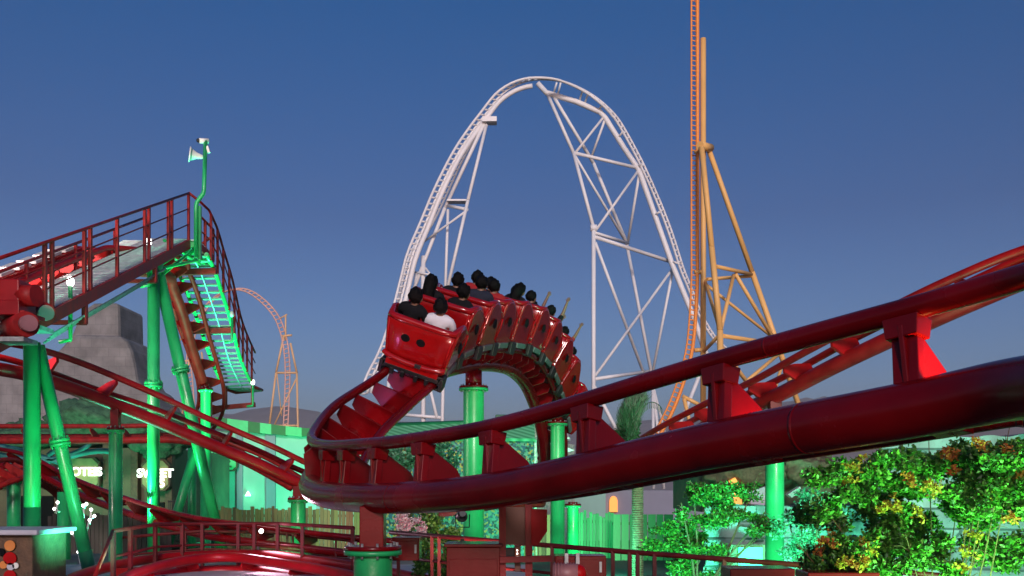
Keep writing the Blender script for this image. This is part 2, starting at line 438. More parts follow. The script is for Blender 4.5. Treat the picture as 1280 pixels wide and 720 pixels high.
ridge('hills', 1500, [(-300, 560), (200, 560), (300, 535), (420, 540), (700, 560), (860, 545), (1000, 520), (1120, 510), (1290, 508), (1600, 520)], 500, 4.0)

hz = MB().box((0, 1600, 164.5), (7200, 3500, 331)).build('haze', 'asphalt'); hz['kind'] = 'stuff'
hm = bpy.data.materials.new('haze_air'); hm.use_nodes = True; hm.node_tree.nodes.clear()
ho = hm.node_tree.nodes.new('ShaderNodeOutputMaterial'); hv = hm.node_tree.nodes.new('ShaderNodeVolumePrincipled')
hv.inputs['Color'].default_value = (.86, .84, .88, 1); hv.inputs['Density'].default_value = 0.00016
hm.node_tree.links.new(hv.outputs[0], ho.inputs['Volume']); hz.data.materials.clear(); hz.data.materials.append(hm)

# ================================================================== MAIN TRACK
T1 = Track([(-1, [(1560, 262, 3.4, 52), (1280, 346, 4.75, 52), (1060, 407, 5.55, 52), (873, 458, 6.5, 52), (640, 527, 8.1, 51), (520, 549, 9.3, 50), (450, 556, 10.3, 49),
                  (408, 557, 11.3, 47), (390, 549, 12.2, 44), (400, 528, 13.2, 38), (420, 506, 14.0, 33), (450, 486, 14.8, 28), (484, 463, 15.6, 23)]),
            (1, [(566, 453, 16.6, 20), (590, 442, 17.6, 19), (616, 437, 18.8, 18), (640, 437, 19.9, 17), (660, 442, 20.9, 17), (673, 452, 21.8, 18), (684, 467, 22.7, 20), (693, 489, 23.6, 22),
                 (701, 516, 24.5, 24), (706, 546, 25.2, 26), (706, 576, 26.0, 28), (700, 600, 27.2, 30), (640, 620, 28.5, 28), (560, 630, 29.6, 20)])], gauge=0.75, depth=0.40, step=0.1, ext=7.0)
def Ld(px, lo=0, hi=None):
    hi = hi or T1.n; lo = max(lo, next(i for i in range(T1.n) if T1.rl[i].y > 2.5))
    return min(range(lo, hi), key=lambda i: abs(T1.rl[i].x/T1.rl[i].y*F+640-px))*T1.step
imin = min(range(T1.n), key=lambda i: T1.rl[i].x/T1.rl[i].y if 2.5 < T1.rl[i].y < 15 else 9)
T1D = [Ld(px, 0, imin) for px in (1440, 1124, 900, 734, 617, 531, 474, 436, 409)]
d = T1D[-1]+.75; T1D = [T1D[0]-1.3*k for k in (5, 4, 3, 2, 1) if T1D[0]-1.3*k > 0]+T1D
T1TURN = d-.45
while d < (T1.n-1)*T1.step: T1D.append(d); d += .56
T1r = make_track(T1, 'huge dark red foreground track that curves left then climbs under the train', dists=T1D)
def s_at(px, lo=0, hi=None):
    hi = hi or T1.n
    best = min(range(lo, hi), key=lambda i: abs((T1.c[i].x/T1.c[i].y*F+640)-px)); return best
i_c = min(range(T1.n), key=lambda i: abs(T1.c[i].y-15.2))

for px in (494, 1010):
    i = min(range(next(i for i in range(T1.n) if T1.sp[i].y > 2.5), imin), key=lambda i: abs(T1.sp[i].x/T1.sp[i].y*F+640-px))
    MB().tube([T1.sp[i]-T1.T[i]*.012, T1.sp[i]+T1.T[i]*.012], .1512, 28).build('weld_seam', 'dark_red_paint', T1r)
    i += 3
    MB().tube([T1.rl[i]-T1.T[i]*.008, T1.rl[i]+T1.T[i]*.008], .0658, 20).build('weld_seam', 'dark_red_paint', T1r)
# pedestal column near the turn
def sp_at(tr, px, Dmin, Dmax):
    c = [p for p in tr.sp if Dmin <= p.y <= Dmax]
    return min(c, key=lambda p: abs(p.x/p.y*F+640-px))
q = sp_at(T1, 465, 9, 11)
column(q-V((0, 0, .08)), 0.0, 0.19, 'squat green pedestal with red box stub under the near track bend', stub=0.42, square=True, fr=1.5)
q = sp_at(T1, 593, 16, 20); column(q-V((0, 0, .12)), 0.0, 0.20, 'tall green column directly beneath the middle of the train', stub=0.33)
q = P(697, 512, 24.6); column(q, 0.0, 0.175, 'tall green column beneath the descending front of the train', stub=0.33)
q = P(716, 632, 27.0); column(V((q.x, q.y, q.z+.1)), 0.0, 0.16, 'short green column right behind the train column near the bamboo fence', stub=0.08)

# ================================================================== TRACK 2 (right, behind)
T2 = Track([(0, [(760, 585, 31, 8), (822, 543, 27, 8), (890, 507, 24, 8), (960, 474, 21.5, 8), (1040, 430, 19.5, 8), (1130, 385, 18, 6), (1210, 347, 17, 4), (1290, 314, 16.4, 2), (1400, 285, 16, 0), (1560, 270, 16, 0), (1850, 275, 17, 0), (2250, 330, 20, 0)])], depth=0.42)
make_track(T2, 'red track climbing from lower middle to upper right behind the near beam', rr=0.075, rs=0.16, m='bright_red', tie=1.35, heavy=False, tieth=0.06)
q = sp_at(T2, 967, 18, 25); column(q-V((0, 0, .10)), 0.0, 0.20, 'tall green column at right between bushy tree and pale tree', stub=0.5, square=True)

# ================================================================== LEFT TRACKS
T3 = Track([(0, [(-60, 432, 17, -12), (0, 437, 17.4, -12), (60, 452, 18, -14), (140, 482, 19, -14), (200, 505, 19.6, -12), (270, 535, 20.1, -10), (330, 560, 20.5, -8), (390, 588, 21, -6), (450, 606, 21.6, -4), (520, 612, 22.5, 0), (600, 612, 24, 5), (680, 612, 26.5, 8)])], depth=0.36)
make_track(T3, 'red track sloping down from far left to behind the near bend', rr=0.06, rs=0.12, m='red_paint', tie=1.25, heavy=False, tieth=0.05)
q = sp_at(T3, 372, 19, 22); column(q-V((0, 0, .06)), 0.74, 0.155, 'green column under low end of the sloping track by the picket fence', stub=0.28, square=True)
q = sp_at(T3, 143, 17, 20.5); column(q-V((0, 0, .06)), 0.74, 0.125, 'slim green column under the sloping track near the lit signs', stub=0.40, square=True, fr=1.3)
T4 = Track([(0, [(-60, 539, 30, -20), (60, 539, 30, -20), (150, 539, 30, -20), (215, 538, 30, -18), (260, 545, 30, -12), (310, 566, 30, -8), (370, 600, 31, -6)])], depth=0.3)
make_track(T4, 'thin red track running level in front of the rockwork roof', rr=0.07, rs=0.11, m='rust_red', tie=1.0, heavy=False)
T5 = Track([(0, [(-60, 560, 25, -25), (40, 575, 24, -25), (100, 602, 23, -22), (170, 628, 21.5, -20), (250, 650, 20, -15), (330, 661, 19, -12), (430, 672, 18.3, -8), (500, 677, 18.5, 0)])], depth=0.28)
make_track(T5, 'low dark red track dipping right past the lit signs', rr=0.05, rs=0.08, m='dark_red_paint', tie=1.0, heavy=False)
T6 = Track([(0, [(60, 760, 12.5, 0), (125, 722, 14.3, 0), (190, 703, 15.7, 0), (250, 696, 16.5, 0), (310, 695, 16.6, 0), (370, 702, 16, 0), (440, 713, 15.2, 0), (510, 728, 14.2, 0)])], depth=0.25)
make_track(T6, 'glossy red ground level track curving behind the lower left railing', rr=0.08, rs=0.1, m='red_paint', tie=1.2, heavy=False)
T8 = Track([(0, [(-70, 640, 22, 20), (-30, 612, 22.5, 25), (5, 590, 23, 30), (35, 585, 24, 30), (70, 600, 25.5, 25), (90, 625, 27, 20)])], depth=0.25)
make_track(T8, 'orange brown track hump at the left edge by the lit sign', rr=0.06, rs=0.1, m='rust_red', tie=0.45, heavy=False, tieth=0.05)
q = sp_at(T8, 16, 22, 26); column(q, 0.74, 0.15, 'short green column at the left edge under the brown track hump', stub=0.1, fr=1.2)

# ================================================================== LIFT HILL
A0 = P(-20, 440, 13.2)                              # walkway outer stringer, lower end
B0 = P(236, 305, 23.0)                              # top
dirh = (B0-A0).normalized()
flat = V((dirh.x, dirh.y, 0)).normalized(); side = V((-flat.y, flat.x, 0))   # to the left
if side.x > 0: side = -side
A0 = A0-dirh*3.0
# walkway
wk = thing('lift_walkway', 'red railed inspection walkway rising beside the lift hill track', 'walkway', A0)
nrm = side.cross(dirh)
if nrm.z < 0: nrm = -nrm
MB().beam(A0, B0, 0.07, 0.20, nrm).build('stringer', 'rust_red', wk)
MB().beam(A0+side*0.95, B0+side*0.95, 0.07, 0.18, nrm).build('stringer', 'rust_red', wk)
L = (B0-A0).length; nt_ = int(L/0.16)
gr = MB()
for i in range(nt_+1):
    p = A0.lerp(B0, i/nt_)+nrm*0.10; gr.box(p+side*0.47, (0.9, 0.10, 0.03), side, dirh, nrm)
for k in range(4): gr.beam(A0+side*(.1+.25*k)+nrm*0.075, B0+side*(.1+.25*k)+nrm*0.075, 0.02, 0.03, nrm)
gr.build('grating', 'galv', wk)
def railing_line(root, a, b, n, hgt, m, posts=(0.06, 0.06), mids=(0.5,), hr=0.028, paired=None, upv=ZUP):
    a = V(a); b = V(b)
    MB().tube([a+upv*hgt, b+upv*hgt], hr, 10).build('handrail', m, root)
    for f in mids: MB().tube([a+upv*hgt*f, b+upv*hgt*f], hr*.55, 8).build('mid_rail', m, root)
    for i in range(n):
        t = i/(n-1) if n > 1 else 0
        q = a.lerp(b, t)
        MB().beam(q-upv*0.12, q+upv*hgt, posts[0], posts[1], V((1, 0, 0))).build('post', m, root)
        if paired and i in paired:
            q2 = q+(b-a).normalized()*0.28
            MB().beam(q2-upv*0.12, q2+upv*hgt, posts[0], posts[1], V((1, 0, 0))).build('post', m, root)
HH = 1.12
railing_line(wk, A0+nrm*.05, B0+nrm*.05, 9, HH, 'rust_red', paired=(1, 3, 4, 6, 7), mids=(0.36, 0.68), posts=(0.075, 0.05))
railing_line(wk, A0+nrm*.05+side*0.95, B0+nrm*.05+side*0.95, 7, HH*.5, 'rust_red', mids=(), posts=(0.05, 0.05))
# cable tray pipes and hanging brackets
for k in range(4): MB().tube([A0.lerp(B0, .40)-ZUP*(.28+.05*k)+side*.05*k, A0.lerp(B0, .86)-ZUP*(.26+.05*k)+side*.05*k], 0.018, 8).build('conduit', 'steel', wk)
for t in (0.5, 0.80):
    q = A0.lerp(B0, t)
    mb = MB().beam(q-ZUP*.05, q-ZUP*.42, .08, .08, V((1, 0, 0))).beam(q-ZUP*.40-side*.02, q-ZUP*.40+side*1.5, .10, .07)
    mb.build('bracket', 'rust_red', wk)
# lift track
off = side*1.35
def LP(t, dz=0.0, sx=0.0): return A0.lerp(B0, t)+off+nrm*(0.28+dz)+side*sx
top = B0+off+nrm*.28
pts = [A0.lerp(B0, t)+off+nrm*.28 for t in (0, .3, .6, .9)]
fwd = V((dirh.x, dirh.y, 0)).normalized()
_unused = [top+fwd*0.3+ZUP*.05, top+fwd*1.4+ZUP*.10-side*.1, top+fwd*2.8-ZUP*.6-side*.55, top+fwd*4.2-ZUP*1.7-side*1.3, top+fwd*5.4-ZUP*2.9-side*1.9, top+fwd*6.3-ZUP*3.9-side*2.5, top+fwd*7.6-ZUP*4.6-side*3.6]
pts = pts[:3]
pts[-1] = A0.lerp(B0, .72)+off+nrm*.28
pts += [A0.lerp(B0, .84)+off*.95+nrm*.18, P(205, 322, 23.4), P(216, 338, 24.4), P(230, 372, 25.6), P(243, 415, 27.0), P(256, 455, 28.4), P(264, 485, 29.6), P(262, 515, 31.0), P(245, 540, 32.5)]
class T_(Track):
    def __init__(s, cs, bk, gauge=0.75, depth=0.4, step=0.12):
        s.c, s.b = catmull(cs, bk, step); s.step = step; s.g = gauge; s.d = depth; s.n = len(s.c); s.T = []; s.R = []; s.U = []
        for i in range(s.n):
            t = (s.c[min(i+1, s.n-1)]-s.c[max(i-1, 0)]).normalized(); R, U = s.frame(t, math.radians(s.b[i])); s.T.append(t); s.R.append(R); s.U.append(U)
        s.rl = [s.c[i]-s.R[i]*gauge/2 for i in range(s.n)]; s.rr = [s.c[i]+s.R[i]*gauge/2 for i in range(s.n)]; s.sp = [s.c[i]-s.U[i]*depth for i in range(s.n)]
T7 = T_(pts, [0]*6+[4, 8, 10, 14, 18, 22][:len(pts)-6])
lift = make_track(T7, 'bright red lift hill track rising at left and dropping behind the stairs', m='rail_red', tie=0.9, heavy=False, tieth=0.06, rr=0.06, rs=0.13, name='coaster_track')
gb = MB()
for sx in (-.16, .16): gb.beam(LP(0, .02, sx), LP(.76, .02, sx), .05, .14, nrm)
gb.build('chain_guide', 'bright_red', lift)
for i in range(14):
    t = .03+i*.052; MB().box(LP(t, .14), (.34, .5, .05), side, dirh, nrm).build('anti_rollback_plate', 'cream', lift)
# drive motors at the low end
for i, (px, py, D, lab) in enumerate([(22, 408, 13.6, 'red lift motor at far left edge under the lift track'), (44, 395, 14.6, 'red lift motor beside the green column head')]):
    q = P(px, py, D); r = thing('drive_motor', lab, 'motor', q, 'lift hill drive motors')
    MB().tube([q+V((-.2, .25, 0)), q+V((.22, -.2, 0))], .17, 22).build('housing', 'rust_red', r)
    MB().tube([q+V((.2, -.18, 0)), q+V((.30, -.28, 0))], .11, 18).build('fan_cover', 'motor', r)
    MB().box(q+V((-.05, 0, .24)), (.26, .26, .2)).build('terminal_box', 'red_paint', r, bevel=.01)
    MB().box(q+V((-.02, 0, -.2)), (.4, .4, .06)).build('mount', 'steel', r)
q = P(12, 372, 13.8); r = thing('drive_gearbox', 'boxy dark red gearbox at the foot of the lift track', 'gearbox', q)
MB().box(q, (.5, .5, .42)).build('case', 'red_paint', r, bevel=.02); MB().tube([q+V((.2, -.1, 0)), q+V((.45, -.15, 0))], .15, 20).build('drum', 'rust_red', r)
MB().box(q-ZUP*.26, (.7, .6, .06)).build('mount', 'rust_red', r)

# top platform and stairs on the far side
sw = 0.95
S0 = B0+fwd*0.0
plat = thing('crest_platform', 'green lit grating platform at the crest of the lift hill', 'platform', B0)
mb = MB()
for i in range(12): mb.box(B0+fwd*(0.08+i*.12)+side*.35+ZUP*.1, (1.1, .085, .03), side, fwd, ZUP)
mb.build('grating', 'galv', plat)
PE = B0+fwd*1.5
for s_ in (-.18, .92): MB().beam(B0+side*s_, PE+side*s_, .06, .16).build('beam', 'rust_red', plat)
for f_ in (0.05, .75, 1.45): MB().beam(B0+fwd*f_-side*.18, B0+fwd*f_+side*.85, .06, .12).build('beam', 'green_paint', plat)
MB().beam(B0+fwd*.1-side*.18-ZUP*.1, B0+fwd*1.9+side*.85-ZUP*.1, .05, .05).build('brace', 'green_paint', plat)
MB().beam(B0+fwd*.1+side*.85-ZUP*.1, B0+fwd*1.9-side*.18-ZUP*.1, .05, .05).build('brace', 'green_paint', plat)
railing_line(plat, B0-side*.18+ZUP*.06, PE-side*.18+ZUP*.06, 3, HH*.6, 'rust_red', mids=(.5,))
st = thing('service_stairs', 'green lit service stairs descending behind the lift hill crest', 'stairs', PE)
SD = [23.6, 24.6, 25.6, 26.8, 28.2, 29.6, 31.0]
SRc, _ = catmull([P(x, y, d) for (x, y), d in zip([(258, 318), (268, 337), (277, 365), (288, 399), (298, 441), (307, 464), (317, 484)], SD)], [0]*7, .1)
SLc, _ = catmull([P(x, y, d) for (x, y), d in zip([(214, 322), (222, 338), (234, 366), (247, 400), (261, 441), (270, 464), (283, 488)], SD)], [0]*7, .1)
def stp(t, s):
    i = min(t, 1)*(len(SLc)-1); j = min(t, 1)*(len(SRc)-1)
    a = SLc[int(i)].lerp(SLc[min(int(i)+1, len(SLc)-1)], i-int(i)); b = SRc[int(j)].lerp(SRc[min(int(j)+1, len(SRc)-1)], j-int(j))
    return a.lerp(b, s)
NS = 24
for s_ in (0.0, 1.0):
    MB().tube([stp(t/12, s_) for t in range(13)], 0.055, 8).build('stringer', 'green_paint', st)
for i in range(NS):
    a, b = stp((i+.4)/NS, 0.0), stp((i+.4)/NS, 1.0)
    tr_ = MB(); tr_.beam(a-(b-a)*(.10 if i % 4 == 1 else 0), b, .19, .035)
    tr_.build('tread', 'tread_metal', st)
MB().tube([stp(t/12, .62)-ZUP*.05 for t in range(13)], .018, 8).build('brace', 'galv', st)
e0, e1 = stp(1, 0), stp(1, 1)
mb = MB()
for i in range(8): mb.box(e0.lerp(e1, .5)+V((0, .1+.13*i, 0)), ((e1-e0).length, .11, .03))
mb.build('landing', 'tread_metal', st)
MB().tube([e0, e0+V((0, 1.1, 0)), e1+V((0, 1.1, 0)), e1], .05, 8).build('landing_frame', 'rust_red', st)
for s_, e in ((1.0, 1),):
    MB().tube([stp(t/16, s_)+V((.06, 0, 1.05)) for t in range(17)], .03, 10).build('handrail', 'rust_red', st)
    for f_ in (.38, .7): MB().tube([stp(t/16, s_)+V((.06, 0, 1.05*f_)) for t in range(17)], .016, 8).build('mid_rail', 'rust_red', st)
    for i in range(9):
        p = stp((i+.3)/9, s_)+V((.06, 0, 0)); MB().beam(p-ZUP*.05, p+ZUP*1.05, .055, .055, V((1, 0, 0))).build('post', 'rust_red', st)
MB().tube([B0+ZUP*(HH+.06), P(250, 252, 23.4), stp(0, 1)+V((.06, 0, 1.05))], .03, 10).build('handrail', 'rust_red', st)
# cross beams carrying the stairs
for t, lab in ((0.10, 'upper'), (0.47, 'mid'), (.98, 'low')):
    a, b = stp(t, -0.55 if t > .2 and t < .9 else -.25), stp(t, 1.1)
    if t > .9: a = stp(t, -.45)
    d = -.14 if t < .9 else -.62
    mb = MB().beam(a+ZUP*d, b+ZUP*d, .14, .14)
    if t > .9: mb.beam(stp(t, .05)+ZUP*d, stp(t, .05), .07, .07, V((1, 0, 0))).beam(stp(t, 1)+ZUP*d, stp(t, 1), .07, .07, V((1, 0, 0)))
    mb.build('cross_beam', 'rust_red', st)
mb = MB(); a, b = stp(.10, -.2), stp(.10, 1.05)
MB().beam(a, b+ZUP*.75, .05, .05).build('brace', 'rust_red', st); MB().beam(b, a+ZUP*.75, .05, .05).build('brace', 'rust_red', st)
for (a_, b_, da, db) in [((190, 338), (240, 306), 20.9, 23.2), ((198, 347), (244, 310), 21.0, 23.6), ((190, 336), (160, 350), 20.9, 19.0), ((200, 336), (262, 322), 21.0, 24.4), ((214, 322), (262, 330), 23.4, 24.4), ((205, 300), (250, 330), 22.4, 24.0), ((190, 336), (214, 312), 20.9, 22.6), ((236, 300), (268, 336), 23.0, 24.6)]:
    MB().tube([P(*a_, da), P(*b_, db)], .035, 8).build('head_brace', 'green_paint', plat)
mb = MB()
for i in range(9): mb.box(B0-fwd*(.1+.13*i)+side*.9+ZUP*(.02-.055*i), (1.1, .10, .03), side, fwd, ZUP)
mb.build('grating', 'galv', plat)
# small light fixtures / lantern arms on stairs
for (px, py, D, h_, lab) in [(316, 478, 30.5, .75, 'white headed green light post at the stair foot'), (290, 393, 26, .75, 'green light post halfway down the stair rail'), (186, 302, 20.6, .95, 'white headed green light post near top of lift walkway'), (88, 352, 16.2, 1.0, 'white headed light post halfway up lift walkway')]:
    b = P(px, py, D); r = thing('light_post', lab, 'light post', b-ZUP*h_*.9, 'light posts along the lift walkway')
    MB().tube([b-ZUP*h_-V((.18, 0, -.02)), b-ZUP*h_*.95, b-ZUP*h_*.8, b-ZUP*.05], .035, 10).build('pole', 'green_paint', r)
    MB().ball(b, (.06, .06, .09), 10, 8).build('lamp_head', 'lamp_white' if 'white' in lab else 'galv', r)

# supports of the lift hill
q = P(192, 333, 20.9)
r = leaning(V((q.x, q.y, q.z)), V((q.x, q.y, .74)), .125, 'upright green column under the crest of the lift hill', flange_t=[.40])
MB().lathe(q-ZUP*.15, [(.16, 0), (.16, .06), (.2, .2)], 20).build('head_plate', 'green_paint', r)
a = P(199, 345, 21.1); b = P(285, 722, 22.2); leaning(a, b, .125, 'long leaning green column bracing the lift hill crest', flange_t=[.30])
q = P(40, 428, 15.5); leaning(q, V((q.x, q.y, 0)), .125, 'thick upright green column at far left under the lift walkway', shade_band=.56)
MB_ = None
leaning(P(47, 432, 15.6), P(127, 780, 16.2), .105, 'leaning green column beside the thick far left column', flange_t=[.34], shade_band=.73)
q = P(257, 480, 28.5); column(q, 0.0, .145, 'slim green column below the foot of the lift drop', stub=.15)
leaning(P(245, 560, 28), P(203, 705, 28), .13, 'dim green strut leaning left behind the crest columns')
leaning(P(240, 560, 29), P(240, 705, 29), .12, 'dim upright green post behind the leaning green column')
leaning(P(80, 615, 22), P(80, 770, 22), .14, 'dark green post between the two far left columns')
# beacon pole
r = thing('siren_pole', 'tall green cranked pole with horn and camera above the lift crest', 'pole', B0)
pp = [P(245, 322, 21.6), P(245, 258, 21.6), P(246, 253, 21.6), P(254, 242, 21.6), P(255, 237, 21.6), P(257, 176, 21.6)]
MB().tube(pp, .045, 14).build('pole', 'green_paint', r)
MB().beam(P(249.5, 325, 21.7), P(249.5, 258, 21.7), .09, .07, V((1, 0, 0))).build('mount_channel', 'green_paint', r)
hc = P(252, 196, 21.6)
MB().lathe(hc, [(.03, -.05), (.05, .02), (.07, .1), (.13, .22), (.17, .25), (.16, .255), (.05, .1)], 20, V((-.9, -.3, .12))).build('horn', 'cream', r)
MB().beam(hc, P(257, 197, 21.6), .03, .03).build('bracket', 'cream', r)
cc = P(255, 177, 21.6)
MB().tube([cc+V((-.09, -.06, .0)), cc+V((.08, .05, .03))], .055, 14).build('camera_body', 'cream', r)
MB().ball(cc+V((-.10, -.07, 0)), .045, 12, 8).build('camera_lens', 'black_iron', r)
MB().beam(P(259, 183, 21.6), P(261.5, 191, 21.6), .06, .05, V((1, 0, 0))).build('radio_box', 'cream', r)

# ================================================================== TRAIN
def prof_car():
    return [(-.50, .16), (-.565, .86), (-.545, .96), (-.46, 1.03), (-.34, 1.05), (-.20, 1.03), (-.05, .96), (.12, .83), (.28, .73), (.40, .66), (.47, .54), (.49, .34), (.48, .16), (.40, .10), (-.42, .10)]
def make_car():
    root = thing('coaster_car', '', 'roller coaster car', (0, 0, 0), 'ladybird red cars of the roller coaster train')
    body = MB(); W = .52
    pr = prof_car()
    for sg in (-1, 1):
        # bulged side panel: three slices
        n = len(pr)
        ring = []
        for (dx, k) in ((-.03, 0.0), (.02, .0), (.035, .04)):
            ring.append([V((sg*(W*(.84+.16*(z-.1)/.8)+dx+.02), y*(1-k*1.5), z+(0.5-z)*k*1.5)) for y, z in pr])
        vs = sum(ring, []); fs = []
        for r_ in range(2):
            for i in range(n):
                j = (i+1) % n; fs.append((r_*n+i, r_*n+j, (r_+1)*n+j, (r_+1)*n+i))
        fs.append(tuple(range(n))[::-1]); fs.append(tuple(2*n+i for i in range(n)))
        if sg < 0: fs = [f[::-1] for f in fs]
        body._add(vs, fs)
    # curved back shell
    NX = 14
    vs = []; rows = [(-.48, .14), (-.53, .30), (-.575, .55), (-.60, .80), (-.605, .93)]
    for inner in (0, .045):
        for (y, z) in rows:
            for i in range(NX+1):
                u = -1+2*i/NX; vs.append((u*(W*(.84+.16*min(1, (z-.1)/.8))+.015), y-.045*(1-abs(u)**6)+inner, z))
    nr = len(rows); fs = []
    for k, fl in ((0, False), (1, True)):
        for r_ in range(nr-1):
            for i in range(NX):
                a = k*nr*(NX+1)+r_*(NX+1)+i; f = (a, a+1, a+NX+2, a+NX+1); fs.append(f[::-1] if fl else f)
    for i in range(NX):
        a = (nr-1)*(NX+1)+i; b = nr*(NX+1)+a; fs.append((a, a+1, b+1, b)); a = i; b = nr*(NX+1)+i; fs.append((a+1, a, b, b+1))
    body._add(vs, fs, True)
    body.box((0, 0.0, .14), (.92, .96, .05)); body.box((0, .46, .32), (.94, .05, .4))
    body.build('body', 'car_red', root, bevel=.012)
    # rolled top rim following back and sides
    rim = []
    for (y, z) in [(.46, .58), (.28, .74), (.12, .84), (-.05, .97), (-.20, 1.04), (-.36, 1.06)]: rim.append(V((-W-.03, y, z)))
    for i in range(13):
        u = -1+2*i/12; rim.append(V((u*(W-.02), -.585-.045*(1-abs(u)**6), .985)))
    for (y, z) in [(.46, .58), (.28, .74), (.12, .84), (-.05, .97), (-.20, 1.04), (-.36, 1.06)][::-1]: rim.append(V((W+.03, y, z)))
    MB().tube(rim, [.022]*5+[.035]+[.060]*13+[.035]+[.022]*5, 12).build('rim', 'car_red', root)
    # bumper band low on the back
    bm = []
    for i in range(15):
        u = -1+2*i/14; bm.append(V((u*.50, -.56-.06*(1-abs(u)**6), .27-.05*(1-u*u))))
    bp = MB().tube(bm, .05, 10); bp.box((0, -.55, .14), (.86, .12, .12)); bp.build('bumper', 'car_red', root, bevel=.01)
    MB().box((.10, -.665, .24), (.10, .05, .07)).build('latch', 'black_iron', root, bevel=.008)
    for sg in (-1, 1):
        MB().tube([V((sg*(W*.86), -.545, .18)), V((sg*(W*.93), -.60, .50)), V((sg*(W*.985), -.625, .92))], .014, 8).build('corner_trim', 'bright_red', root)
        MB().tube([V((sg*(W*.88+.045), .36, .20)), V((sg*(W*.96+.055), .36, .48)), V((sg*(W+.045), .33, .68))], .012, 8).build('panel_seam', 'bright_red', root)
    # seat
    sb = MB().box((0, -.10, .34), (.98, .55, .14)); sb.build('seat', 'bright_red', root, bevel=.03)
    MB().box((0, -.47, .66), (.98, .10, .6), X=V((1, 0, 0)), Y=V((0, .99, .1)), Z=V((0, -.12, .99))).build('seat_back', 'bright_red', root, bevel=.03)
    MB().tube([V((-.42, .42, .45)), V((-.42, .18, .68)), V((.42, .18, .68)), V((.42, .42, .45))], .022, 10).build('lap_bar', 'steel', root)
    # spots
    def spot(c, nrm, r, thick=.012):
        MB().lathe(V(c), [(r, 0), (r, thick), (r*.8, thick+.003)], 26, V(nrm)).build('spot', 'dark_void', root)
    for x in (-.20, .05):
        spot((x, -.618, .66), (0, -1, -.08), .072, .016)
    for sg in (-1, 1):
        spot((sg*(W+.050), -.16, .60), (sg, 0, .08), .10, .014)
    # rivets / rim lights
    # chassis
    ch = MB().box((0, -.05, .04), (.62, 1.0, .10)).box((0, -.56, .05), (.9, .1, .08)).box((0, .5, .03), (.12, .4, .08))
    for x in (-.3, -.12, .1, .28): ch.box((x, -.60, -.02), (.06, .08, .12))
    ch.build('chassis', 'black_iron', root, bevel=.008)
    for sg in (-1, 1): MB().box((sg*.49, .05, .06), (.05, .50, .12)).build('side_skirt', 'skirt_grey', root, bevel=.01)
    for sg in (-1, 1):
        for y in (-.45,):
            bo = MB().box((sg*.50, y, -.02), (.06, .26, .24)).box((sg*.42, y, .10), (.2, .2, .05)).box((sg*.46, y, -.14), (.14, .16, .04)).build('bogie', 'black_iron', root, bevel=.008)
            for (x, z, ax, rr_) in ((sg*.375, .10, (1, 0, 0), .05), (sg*.47, 0, (0, 0, 1), .045), (sg*.375, -.11, (1, 0, 0), .045)):
                for dy in (-.07, .07):
                    a_ = V(ax)*.025; MB().tube([V((x, y+dy, z))-a_, V((x, y+dy, z))+a_], rr_, 14).build('wheel', 'rubber', bo)
    return root

